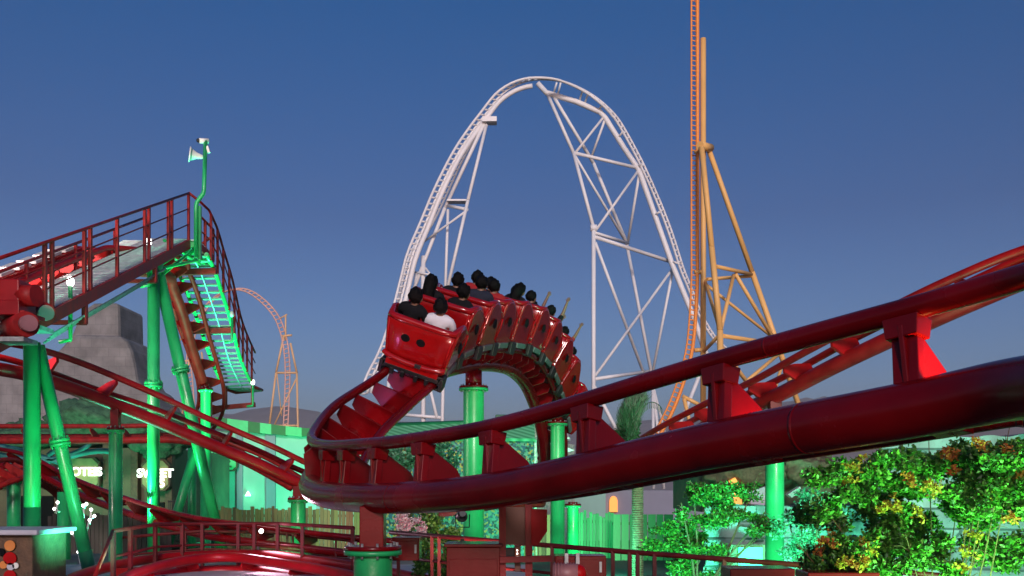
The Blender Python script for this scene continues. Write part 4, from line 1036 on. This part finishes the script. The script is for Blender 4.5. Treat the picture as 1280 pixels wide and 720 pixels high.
rough_wall('masonry', 1100, 1480, 545, 21, 'stone_wall', rw, 6, D2=19)
extr('door_frame', [(912, 681), (960, 681), (960, 770), (912, 770)], 24.2, .12, 'wood_dark', rw)
extr('door_panel', [(923, 684), (953, 684), (953, 770), (923, 770)], 24.12, .1, 'parapet_light', rw)
rk = thing('rock_hut', 'brown carved hut with glowing orange window above the stone wall', 'building', P(940, 640, 27))
extr('wall', [(878, 560), (1040, 560), (1040, 640), (878, 640)], 27.5, 5, 'olive_wall', rk)
extr('post', [(895, 570), (906, 570), (906, 770), (895, 770)], 26.9, .3, 'wood_dark', rk)
rockmass('carved_arch', 932, 592, 27.2, 1.1, .35, .5, 'bark', rk, 21)
rockmass('carved_arch', 1010, 586, 27.2, .7, .30, .5, 'bark', rk, 24)
rockmass('carved_arch', 908, 615, 27.0, .22, .6, .3, 'bark', rk, 25)
extr('window', [(911, 602), (919, 597), (926, 608), (928, 634), (921, 637), (914, 622)], 26.7, .25, 'lantern_orange', rk)
extr('fascia', [(934, 616), (975, 602), (975, 628), (940, 634)], 26.6, .3, 'grey_panel', rk)
extr('bracket', [(985, 618), (1000, 608), (1003, 614), (990, 622)], 26.4, .3, 'cream', rk)

# ================================================================== VEGETATION
def leaves(mb, c, rad, n, size, rng, up=0.3, squash=1.0):
    for _ in range(n):
        while True:
            d = V((rng.uniform(-1, 1), rng.uniform(-1, 1), rng.uniform(-1, 1)))
            if d.length <= 1: break
        p = V(c)+V((d.x*rad[0], d.y*rad[1], d.z*rad[2]))
        a = V((rng.gauss(0, 1), rng.gauss(0, 1), rng.gauss(0, .7)+up)).normalized(); b = a.orthogonal().normalized()
        b = Quaternion(a, rng.uniform(0, 6.28)) @ b; s = size*rng.uniform(.6, 1.4)
        n_ = a.cross(b)
        mb._add([p-a*s*.0, p+a*s*.5+b*s*.30+n_*s*.06, p+a*s, p+a*s*.5-b*s*.30+n_*s*.06], [(0, 1, 2, 3)])
def tree(name, label, cat, base, crowns, leaf, size, dens, seed, stems=5, spread=.5, stem_r=.03, flowers=None, group=None, stemmat='twig', arch=False):
    rng = random.Random(seed); base = V(base); r = thing(name, label, cat, base, group)
    mb = MB()
    tgt = rng.sample(crowns, min(stems, len(crowns)))
    for (c, rad) in tgt:
        b0 = base+V((rng.uniform(-.12, .12), rng.uniform(-.12, .12), 0)); c = V(c)
        mid = b0.lerp(c, .5)+V((rng.uniform(-.15, .15)*spread, rng.uniform(-.15, .15), .12))
        k, _ = catmull([b0, mid, c, c+(c-mid)*.35], [0]*4, .1); mb.tube(k, [stem_r*(1-.75*i/len(k)) for i in range(len(k))], 6)
        for _ in range(5):
            q0 = k[rng.randrange(len(k)//3, len(k))]; q1 = q0+V((rng.gauss(0, .3), rng.gauss(0, .3), rng.uniform(0, .4)))*max(rad)*1.5
            mb.tube([q0, q0.lerp(q1, .5)+V((0, 0, .03)), q1], [stem_r*.35, stem_r*.25, stem_r*.1], 5)
    mb.build('stems', stemmat, r)
    lf = MB()
    for (c, rad) in crowns:
        vol = rad[0]*rad[1]*rad[2]; n = int(dens*vol**.60)
        # sub clumps
        for _ in range(5):
            d = V((rng.uniform(-1, 1)*rad[0], rng.uniform(-1, 1)*rad[1], rng.uniform(-1, 1)*rad[2]))*.6
            leaves(lf, V(c)+d, [q*.55 for q in rad], n//5, size, rng)
    lf.build('crown', leaf, r)
    if flowers:
        for (px, py, D, rr_, m) in flowers:
            fm = MB()
            for _ in range(5):
                o = V((rng.gauss(0, rr_*.7), rng.gauss(0, rr_*.5), rng.gauss(0, rr_*.5))); leaves(fm, P(px, py, D)+o, [rr_*.5]*3, 16, .035, rng)
            fm.build('flower_cluster', m, r)
    return r
def cr_px(lst): return [(P(x, y, D), (rx/F*D, rx/F*D, rz/F*D)) for x, y, D, rx, rz in lst]
rg = random.Random(11)
# big flowering shrub at right
big = []
for (x0, y0, x1, y1, n, D) in [(1008, 572, 1270, 640, 32, 9.6), (1040, 575, 1285, 700, 24, 9.8), (1020, 680, 1110, 715, 9, 9.4), (1120, 556, 1290, 600, 16, 9.3), (1190, 600, 1290, 660, 10, 9.2), (1100, 655, 1200, 720, 12, 9.6)]:
    for _ in range(n):
        x = rg.uniform(x0, x1); y = rg.uniform(y0, y1)
        if y < 594-(x-1000)*.13: continue
        if 1055 < x < 1092 and 630 < y < 672: continue
        big.append((x, y, D+rg.uniform(-.5, .6), rg.uniform(16, 34), rg.uniform(12, 24)))
fl = []
for (x, y, k) in [(1065, 585, 'y'), (1078, 575, 'y'), (1112, 630, 'y'), (1105, 635, 'y'), (1118, 632, 'y'), (1090, 590, 'y'), (1060, 600, 'y'), (1230, 558, 'o'), (1222, 552, 'o'), (1240, 566, 'y'), (1262, 565, 'o'), (1250, 578, 'o'), (1268, 590, 'y'), (1275, 598, 'y'), (1262, 596, 'y'), (1180, 565, 'o'), (1190, 572, 'o'), (1195, 588, 'o'), (1160, 605, 'y'), (1165, 612, 'y'), (1232, 620, 'o'), (1268, 648, 'o'), (1032, 678, 'o'), (1025, 690, 'o'), (1040, 672, 'o'), (1085, 678, 'y'), (1088, 688, 'y'), (1070, 700, 'o'), (1076, 706, 'y'), (1060, 706, 'y'), (1198, 706, 'y'), (1220, 665, 'y'), (1140, 598, 'o'), (1145, 640, 'y'), (1210, 690, 'y')]:
    fl.append((x+rg.uniform(-3, 3), y, 9.0+rg.uniform(-.3, .3), .06, 'petal_yellow' if k == 'y' else 'petal_orange'))
b = P(1180, 611, 9.8); b.z = 0
tree('flowering_shrub', 'large shrub dotted with yellow and orange flowers at lower right', 'shrub', b, cr_px(big), 'leaf_green', .049, 13500, 3, stems=14, stem_r=.013, flowers=fl)
# bushy tree middle right
lst = []
for _ in range(30):
    x = rg.gauss(866, 22)+rg.uniform(-12, 12); y = rg.uniform(606, 735); lst.append((x, y, 18+rg.uniform(-.7, .7), rg.uniform(10, 22), rg.uniform(8, 16)))
for _ in range(7): lst.append((rg.uniform(895, 975), rg.uniform(640, 664), 18+rg.uniform(-.4, .4), rg.uniform(12, 20), rg.uniform(6, 12)))
b = P(868, 611, 18); b.z = 0
tree('bushy_tree', 'bushy dense green tree between palm trunk and stone wall', 'tree', b, cr_px(lst), 'leaf_green', .062, 8000, 4, stems=12, stem_r=.035)
lst = [(rg.gauss(1006, 13), rg.uniform(622, 700), 17+rg.uniform(-.5, .5), rg.uniform(10, 20), rg.uniform(8, 16)) for _ in range(20)]
b = P(1003, 611, 17); b.z = 0
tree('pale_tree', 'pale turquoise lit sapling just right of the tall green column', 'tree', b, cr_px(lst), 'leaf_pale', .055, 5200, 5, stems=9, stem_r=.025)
# hedge/bush in the gap below the near spine
lst = [(rg.uniform(505, 575), rg.uniform(648, 730), 14.5+rg.uniform(-.4, .4), rg.uniform(12, 22), rg.uniform(10, 18)) for _ in range(24)]
b = P(545, 611, 14.5); b.z = 0
flw = [(498+rg.uniform(-6, 14), 648+rg.uniform(-2, 16), 13.9, .08, 'petal_white') for _ in range(12)]+[(525+rg.uniform(-6, 6), 657+rg.uniform(-4, 6), 13.9, .06, 'petal_white') for _ in range(5)]
tree('hedge_bush', 'bright green bush with white blossoms below the near spine beam', 'shrub', b, cr_px(lst), 'leaf_green', .055, 6500, 6, stems=8, stem_r=.025, flowers=flw)
lst = [(rg.uniform(485, 560), rg.uniform(560, 608), 26+rg.uniform(-.8, .8), rg.uniform(12, 24), rg.uniform(8, 16)) for _ in range(20)]
b = P(525, 611, 26); b.z = 0
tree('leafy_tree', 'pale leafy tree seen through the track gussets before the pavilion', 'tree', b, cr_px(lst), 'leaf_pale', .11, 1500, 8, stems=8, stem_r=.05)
# distant trees behind right
for (px, lab, sd) in [(1185, 'dark leafy tree behind the stone wall at right', 31), (1262, 'dark leafy tree at the right edge behind the stone wall', 33), (985, 'dark tree behind the rock hut', 35)]:
    lst = [(px+rg.gauss(0, 26), rg.uniform(572 if px > 1000 else 590, 640), 29+rg.uniform(-1, 1), rg.uniform(16, 26), rg.uniform(12, 18)) for _ in range(14)]
    b = P(px, 611, 29); b.z = 0
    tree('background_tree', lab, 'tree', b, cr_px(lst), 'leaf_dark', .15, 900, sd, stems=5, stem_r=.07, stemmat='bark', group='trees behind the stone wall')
# palm
pb = P(797, 611, 26); pb.z = 0
pm = thing('palm_tree', 'slim palm with tied up fronds behind the near beam', 'palm tree', pb)
mb = MB(); z = 0; tz = P(797, 560, 26).z
while z < tz:
    lean = .0-.25*max(0, (z-2.6))*.2; mb.lathe((pb.x+lean, pb.y, z), [(.135, 0), (.165, .05), (.14, .062)], 12); z += .06
mb.build('trunk', 'bark', pm)
rng = random.Random(5); fr = MB(); sk = MB()
cb = P(786, 556, 26)
for k in range(60):
    a = rng.uniform(0, 6.28); rr_ = rng.uniform(.03, .30)
    tip = P(rng.uniform(785, 812), rng.uniform(484, 500), 26)+V((0, math.sin(a)*.3, 0)); b0 = cb+V((math.cos(a)*.18, math.sin(a)*.2, rng.uniform(-.1, .5)))
    md = b0.lerp(tip, .55)+V((-.12+math.cos(a)*.10, math.sin(a)*.16, .0)); kk, _ = catmull([b0, md, tip], [0]*3, .09)
    fr.tube(kk, [.012*(1-.7*i/len(kk)) for i in range(len(kk))], 4)
    for i, p in enumerate(kk[1:-1]):
        t = (kk[i+2]-kk[i]).normalized()
        for s_ in (-1, 1):
            d = (t*1.0+V((s_*.35, rng.uniform(-.4, .4), 0))).normalized(); w = d.cross(V((0, 1, 0))).normalized()*.010
            fr._add([p-w, p+w, p+d*.26+w*.2, p+d*.26-w*.2], [(0, 1, 2, 3)])
fr.build('fronds', 'leaf_dark', pm)
leaves(sk, P(782, 548, 26), (.32, .3, .42), 900, .12, rng, -.2); leaves(sk, P(788, 528, 26), (.22, .25, .4), 500, .12, rng, .3); sk.build('crown', 'leaf_dark', pm)
dr, _ = catmull([P(800, 512, 26), P(812, 503, 26), P(822, 505, 26), P(828, 512, 26)], [0]*4, .05); fd = MB().tube(dr, .012, 5)
for p in dr: fd._add([p, p+V((.015, 0, 0)), p+V((.02, 0, -.16)), p+V((0, 0, -.16))], [(0, 1, 2, 3)])
fd.build('drooping_frond', 'leaf_dark', pm)
# white twig ornament at left
r = thing('twig_lights', 'white branching twig lights between far left columns', 'decoration', P(108, 720, 20), None)
rng = random.Random(2)
for (x0, y0, x1, y1) in [(100, 690, 96, 668), (106, 672, 112, 650), (112, 650, 118, 645), (105, 650, 104, 632), (104, 636, 108, 630), (112, 655, 114, 637), (100, 680, 90, 666), (97, 690, 100, 660), (103, 720, 98, 690), (75, 640, 68, 636), (70, 642, 72, 628)]:
    tw = MB().tube([P(x0, y0, 20), P(x1, y1, 20)], .018, 6).build('twig', 'cream', r); MB().ball(P(x1, y1, 20), .032, 8, 6).build('bulb', 'lamp_white', tw)

# ================================================================== FOREGROUND RAILINGS & EQUIPMENT
def rail_fence(label, pts, posts, zdrop=1.15, hr=.03, mids=(.30,), m='rail_dark', pw=.05, sub=None):
    w = [P(*p) for p in pts]; r = thing('metal_railing', label, 'railing', w[0]-ZUP*zdrop, 'red metal railings around the loading platform')
    MB().tube(w, hr, 10).build('handrail', m, r)
    for f in mids: MB().tube([p-ZUP*zdrop*f for p in w], hr*.7, 8).build('mid_rail', m, r)
    MB().tube([p-ZUP*zdrop*.95 for p in w], hr*.7, 8).build('mid_rail', m, r)
    for px in posts:
        for i in range(len(pts)-1):
            if pts[i][0] <= px <= pts[i+1][0]:
                # intersect in world: solve for the parameter where projection is px
                lo, hi = 0.0, 1.0
                for _ in range(30):
                    mi = (lo+hi)/2; q = w[i].lerp(w[i+1], mi)
                    if q.x/q.y*F+640 < px: lo = mi
                    else: hi = mi
                q = w[i].lerp(w[i+1], lo); MB().beam(q-ZUP*zdrop*1.15, q, pw, pw*.7, V((1, 0, 0))).build('post', m, r); break
    return r
rail_fence('dark red railing curving around the lower left ground track', [(141, 664, 14.0), (195, 655.5, 16), (246, 654.7, 17), (350, 654.5, 17), (442, 660, 15.2)], [141.5, 163, 194, 228, 253, 298, 318, 347, 378, 441], zdrop=1.2, pw=.075)
rail_fence('thin dark railing at back of the lower left loading platform', [(150, 672, 19), (250, 664, 19.5), (360, 666, 19), (440, 676, 18)], [145, 170, 232, 315, 359, 366, 420], m='rail_dark', pw=.05)
rail_fence('dark red railing crossing the bottom right behind the flowering shrub', [(488, 665.5, 13.6), (640, 678, 12.2), (785, 690, 11.3), (985, 705, 10.6), (1130, 715, 10.2), (1320, 735, 9.8)], [498, 540, 549, 690, 766, 787, 797, 818, 905, 1010, 1106, 1240], zdrop=1.1, pw=.06, m='rail_dark')
a = [P(118, 722, 12.5), P(141, 664, 14.0)]
r = thing('stair_handrail', 'short sloping handrail where the lower left railing begins', 'railing', a[0]-ZUP*.6)
MB().tube(a, .028, 8).build('handrail', 'rust_red', r); MB().beam(a[0], a[0]-ZUP*.8, .05, .05, V((1, 0, 0))).build('post', 'rust_red', r)
# cabinets
def cabinet(name, label, x0, y0, x1, y1, D, depth, m='dark_red_paint', lid=True, zb=None, group=None):
    a = P(x0, y0, D); b = P(x1, y1, D); zb = b.z if zb is None else zb
    r = thing(name, label, 'cabinet', ((a.x+b.x)/2, D, zb), group); cx = (a.x+b.x)/2; w = b.x-a.x
    MB().box((cx, D+depth/2, (a.z+zb)/2), (w, depth, a.z-zb)).build('case', m, r, bevel=.008)
    if lid: MB().box((cx, D+depth/2, a.z+.016), (w+.05, depth+.05, .03)).build('lid', m, r, bevel=.006)
    MB().box((cx, D-.008, (a.z+zb)/2-.02), (w*.9, .012, (a.z-zb)*.88)).build('door', m, r, bevel=.004)
    MB().box((cx+w*.38, D-.025, (a.z+zb)/2), (.02, .03, .09)).build('handle', 'steel', r)
    return r
cabinet('control_cabinet', 'tall dark red control cabinet right of the green pedestal', 558, 684, 625, 760, 9.6, .5, 'dark_red_paint', zb=.2)
cabinet('control_cabinet', 'small dark red box on the railing behind the pedestal', 489, 672, 524, 700, 10.6, .3, 'dark_red_paint', lid=False)
cabinet('control_cabinet', 'wide dark red box behind the mauve motor', 694, 695, 758, 722, 8.6, .3, 'dark_red_paint', lid=False)
cabinet('control_cabinet', 'dark red box cut by the bottom edge below the tall right column', 913, 711, 994, 760, 8.6, .4, 'dark_red_paint', lid=False, zb=.5)
cabinet('control_cabinet', 'thin red box edge under the flowering shrub', 1010, 716, 1100, 760, 8.8, .4, 'dark_red_paint', lid=False, zb=.5)
# framed panel
r = thing('framed_panel', 'brown panel between two dark red posts under the near beam', 'panel', P(646, 740, 9.8))
for x in (628, 661): MB().beam(P(x, 628, 9.8), P(x, 770, 9.8), .055, .07, V((1, 0, 0))).build('post', 'red_paint', r)
extr('sheet', [(631, 634), (659, 634), (659, 681), (631, 681)], 9.82, .03, 'brown_panel', r)
extr('side_sheet', [(664, 636), (684, 637), (684, 664), (672, 682), (664, 681)], 9.75, .05, 'bright_red', r).__setitem__('label', 'bright red chamfered side sheet')
MB().beam(P(610, 700, 9.7), P(690, 698, 9.7), .05, .06).build('crossbar', 'red_paint', r)
r = thing('junction_box', 'black junction box hung between the two dark red posts', 'junction box', P(640, 700, 9.95))
MB().box(P(637, 691, 9.95), (.10, .1, .10)).build('case', 'black_iron', r, bevel=.005)
MB().box(P(647, 698, 9.9), (.06, .08, .26)).build('relay_strip', 'brown_panel', r, bevel=.004)
mb = MB()
for k in range(3): mb.ball(P(646.5, 688+k*4, 9.85), .007, 6, 5)
mb.build('indicator_lamp', 'lamp_white', r)
# motor at bottom
q = P(707, 716, 8.0); r = thing('electric_motor', 'mauve finned electric motor at the bottom edge', 'motor', q-ZUP*.1)
MB().tube([q+V((-.10, 0, 0)), q+V((.10, -.02, 0))], .075, 20).build('housing', 'motor', r)
mb = MB()
for k in range(7): mb.tube([q+V((-.09+k*.025, -.0, 0)), q+V((-.082+k*.025, -.0, 0))], .083, 20)
mb.build('cooling_fins', 'motor', r); MB().ball(q+V((.10, -.02, 0)), .07, 14, 10).build('end_cap', 'bright_red', r)
MB().box(q+V((0, .1, -.12)), (.3, .3, .06)).build('mount', 'red_paint', r)
for x in (708, 722): 
    MB().box(P(x, 701, 8.55), (.03, .04, .13)).build('clamp', 'steel', r)
# counter at bottom left
q = P(14, 668, 13.0); r = thing('painted_booth', 'painted ticket booth with pale counter at the bottom left corner', 'booth', V((q.x, q.y, 0)))
MB().box((q.x-.15, q.y+.5, q.z/2), (.85, 1.0, q.z)).build('body', 'wood_dark', r, bevel=.02)
MB().box((q.x-.12, q.y+.45, q.z+.03), (1.05, 1.2, .07)).build('counter', 'grey_panel', r, bevel=.02)
d = MB()
for (x, y, s_, m_) in [(13, 682, .07, 'orange_paint'), (13, 698, .085, 'bright_red'), (5, 706, .05, 'orange_paint'), (14, 708, .05, 'grey_panel'), (20, 707, .04, 'cream'), (13, 720, .08, 'bright_red'), (2, 690, .05, 'dark_void')]:
    MB().lathe(P(x, y, 12.97), [(s_, 0), (s_, .02)], 18, V((0, -1, 0))).build('painted_motif', m_, r)
# floodlights
LIGHTS = []
def flood(label, pos, aim, col, lampm, power, spot=100, r_=.12, blend=.6, vis=True, size=.25, stand=True, group='floodlights around the ride'):
    pos = V(pos); d = (V(aim)-pos).normalized()
    if vis:
        root = thing('floodlight', label, 'floodlight', pos-ZUP*.3, group)
        x = d.cross(ZUP)
        x = x.normalized() if x.length > 1e-3 else V((1, 0, 0)); u = x.cross(d)
        MB().tube([pos-d*r_*2.4, pos-d*.02], [r_*.55, r_], 18).build('housing', 'black_iron', root)
        MB().tube([pos-d*.02, pos-d*.012], r_*.88, 18).build('lens', lampm, root)
        MB().tube([pos-x*r_*1.15-d*.12, pos-x*r_*1.15-ZUP*r_*2.1-d*.12, pos+x*r_*1.15-ZUP*r_*2.1-d*.12, pos+x*r_*1.15-d*.12], r_*.11, 8).build('yoke', 'black_iron', root)
        if stand: MB().beam(V((pos.x, pos.y, pos.z-.28))-d*.12, V((pos.x, pos.y, max(0, pos.z-1.6)))-V((d.x, d.y, 0))*.12, .04, .04, V((1, 0, 0))).build('stand', 'black_iron', root)
    ld = bpy.data.lights.new('floodlight_lamp', 'SPOT'); ld.energy = power; ld.color = col; ld.spot_size = math.radians(spot); ld.spot_blend = blend; ld.shadow_soft_size = size
    lo = bpy.data.objects.new('floodlight_lamp', ld); C.objects.link(lo)
    lo.rotation_euler = d.to_track_quat('-Z', 'Y').to_euler()
    if vis: lo.parent = root; lo.location = pos+d*.03-V(root.location)
    else: lo.location = pos
    return lo
G = (0.05, 1.0, 0.32); TQ = (0.06, 1.0, 0.52); WHT = (1.0, .86, .85); RD = (1.0, .22, .15); OR = (1.0, .45, .12)
flood('low green floodlight at the foot of the far left columns', (-4.7, 12.7, .75), P(62, 510, 15.8), TQ, 'lamp_green', 3600, 58)
flood('green floodlight on the terrace aimed up at the crest columns', P(108, 700, 20.2), P(205, 400, 21.3), TQ, 'lamp_green', 2100, 84, r_=.08)
flood('green floodlight under the service stairs', P(250, 715, 25.2), P(275, 400, 26), TQ, 'lamp_green', 8500, 90)
flood('green floodlight between the picket fence and the pale hall', P(360, 668, 38.3), P(355, 590, 42), TQ, 'lamp_green', 850, 160)
flood('green floodlight near the sloping track column', P(340, 708, 18.3), P(372, 640, 20.7), G, 'lamp_green', 200, 120, r_=.08)
flood('green floodlight before the mosaic pavilion', P(560, 700, 28), P(590, 560, 35), TQ, 'lamp_green', 1900, 120)
flood('green floodlight under the train columns', P(640, 712, 17.5), P(640, 500, 20), G, 'lamp_green', 35, 110)
flood('green floodlight before the bamboo fence', P(745, 705, 25), P(775, 640, 34), TQ, 'lamp_green', 600, 140)
flood('green floodlight at the foot of the stone wall', P(950, 735, 22.5), P(950, 668, 25), TQ, 'lamp_green', 2200, 105)
flood('green floodlight at the foot of the bushy tree', P(850, 765, 14), P(885, 650, 18), TQ, 'lamp_green', 1700, 110)
flood('green floodlight at the foot of the flowering shrub', (4.3, 7.3, .4), P(1165, 640, 9.8), (.25, 1, .28), 'lamp_green', 1500, 115)
flood('green floodlight behind the flowering shrub', P(1200, 800, 13.5), P(1200, 600, 19), TQ, 'lamp_green', 2600, 150)
flood('bright floodlight glowing inside the flowering shrub', P(1067, 676, 18.2), P(1068, 640, 21), (.5, 1, .8), 'lamp_white', 420, 120, r_=.12)
flood('white floodlight clamped below the near beam', P(577, 646, 11.5), P(560, 700, 14), WHT, 'lamp_white', 18, 120, r_=.07)
flood('white ringed floodlight on the lower left railing', P(327, 664, 16.9), P(420, 690, 15), (1, .6, .8), 'lamp_white', 90, 140, r_=.045)
flood('magenta floodlight low beside the ground level track', P(205, 724, 13.6), P(300, 700, 16), (1, .25, .8), 'lamp_white', 90, 140, r_=.06)
flood('red tinted uplight aimed at the tail of the train', P(600, 790, 11.5), P(600, 420, 17), (1, .5, .42), 'lamp_white', 380, 60)
flood('orange lamp clamped behind the near spine at right', (2.46, 5.06, 2.73), (2.2, 5.35, 2.85), OR, 'lamp_white', 75, 110, r_=.04, stand=False, size=.05)
flood('red lamp clamped behind the near spine centre', (1.76, 6.21, 2.63), (1.45, 6.55, 2.8), RD, 'lamp_white', 22, 100, r_=.035, stand=False, size=.05)
flood('green floodlight inside the rockwork roof', P(100, 640, 30), P(130, 540, 33), TQ, 'lamp_green', 260, 150)
flood('added magenta light out of frame at right, streaking the near beam', (3.4, .9, 3.6), (1.5, 6, 2.0), (.75, .08, 1), 'lamp_white', 30, 120, r_=.08, size=.08)  # unseen lamp added to draw magenta streaks along the near beam
flood('white floodlight on the far side of the lift hill', (-10.6, 16.0, 5.4), (-8.6, 18.5, 6.2), (1, .72, .7), 'lamp_white', 1500, 120, stand=False)

# ================================================================== CAMERA, WORLD, SUN
cam = bpy.data.cameras.new('camera'); co = bpy.data.objects.new('camera', cam); C.objects.link(co)
co.location = (0, 0, H); co.rotation_euler = (PI/2, 0, 0); cam.lens = 35; cam.sensor_width = 36; cam.shift_y = (YH-360)/1280; cam.clip_end = 20000; cam.clip_start = .05
sc.camera = co
w = bpy.data.worlds.new('World'); sc.world = w; w.use_nodes = True
nt = w.node_tree; bg = nt.nodes['Background']; sky = nt.nodes.new('ShaderNodeTexSky'); sky.sky_type = 'NISHITA'; sky.sun_disc = False
SE, SR = 8.0, 173.0
sky.sun_elevation = math.radians(SE); sky.sun_rotation = math.radians(SR); sky.air_density = 1.0; sky.dust_density = 2.0; sky.ozone_density = 5.0; sky.altitude = 0
tcw = nt.nodes.new('ShaderNodeTexCoord'); spw = nt.nodes.new('ShaderNodeSeparateXYZ'); nt.links.new(tcw.outputs['Generated'], spw.inputs[0])
crw = nt.nodes.new('ShaderNodeValToRGB'); nt.links.new(spw.outputs['Z'], crw.inputs['Fac'])
crw.color_ramp.elements[0].position = 0.02; crw.color_ramp.elements[0].color = (1.0, .66, .66, 1)
crw.color_ramp.elements[1].position = 0.5; crw.color_ramp.elements[1].color = (.08, .44, .59, 1)
e = crw.color_ramp.elements.new(.10); e.color = (.88, .67, .74, 1)
e = crw.color_ramp.elements.new(.26); e.color = (.53, .43, .52, 1)
mxw = nt.nodes.new('ShaderNodeMix'); mxw.data_type = 'RGBA'; mxw.blend_type = 'MULTIPLY'; mxw.inputs['Factor'].default_value = 1
nt.links.new(sky.outputs[0], mxw.inputs[6]); nt.links.new(crw.outputs['Color'], mxw.inputs[7])
nt.links.new(mxw.outputs[2], bg.inputs['Color']); bg.inputs['Strength'].default_value = 0.15; sc.view_settings.exposure = 0
sl = bpy.data.lights.new('sun', 'SUN'); sl.energy = 1.6; sl.angle = math.radians(8); sl.color = (1, .86, .84)
so = bpy.data.objects.new('sun', sl); C.objects.link(so)
# sun direction vector (towards the sun): rotation measured clockwise from +Y
sd_ = V((math.sin(math.radians(SR))*math.cos(math.radians(SE)), math.cos(math.radians(SR))*math.cos(math.radians(SE)), math.sin(math.radians(SE+9))))
so.rotation_euler = (-sd_).to_track_quat('-Z', 'Y').to_euler()
sc.view_settings.view_transform = 'Standard'; sc.view_settings.look = 'None'; sc.view_settings.exposure = 0.33; sc.view_settings.gamma = 1.0
sc.cycles.max_bounces = 5; sc.cycles.diffuse_bounces = 2; sc.cycles.glossy_bounces = 3; sc.cycles.sample_clamp_indirect = 3.0
sc.cycles.use_denoising = True
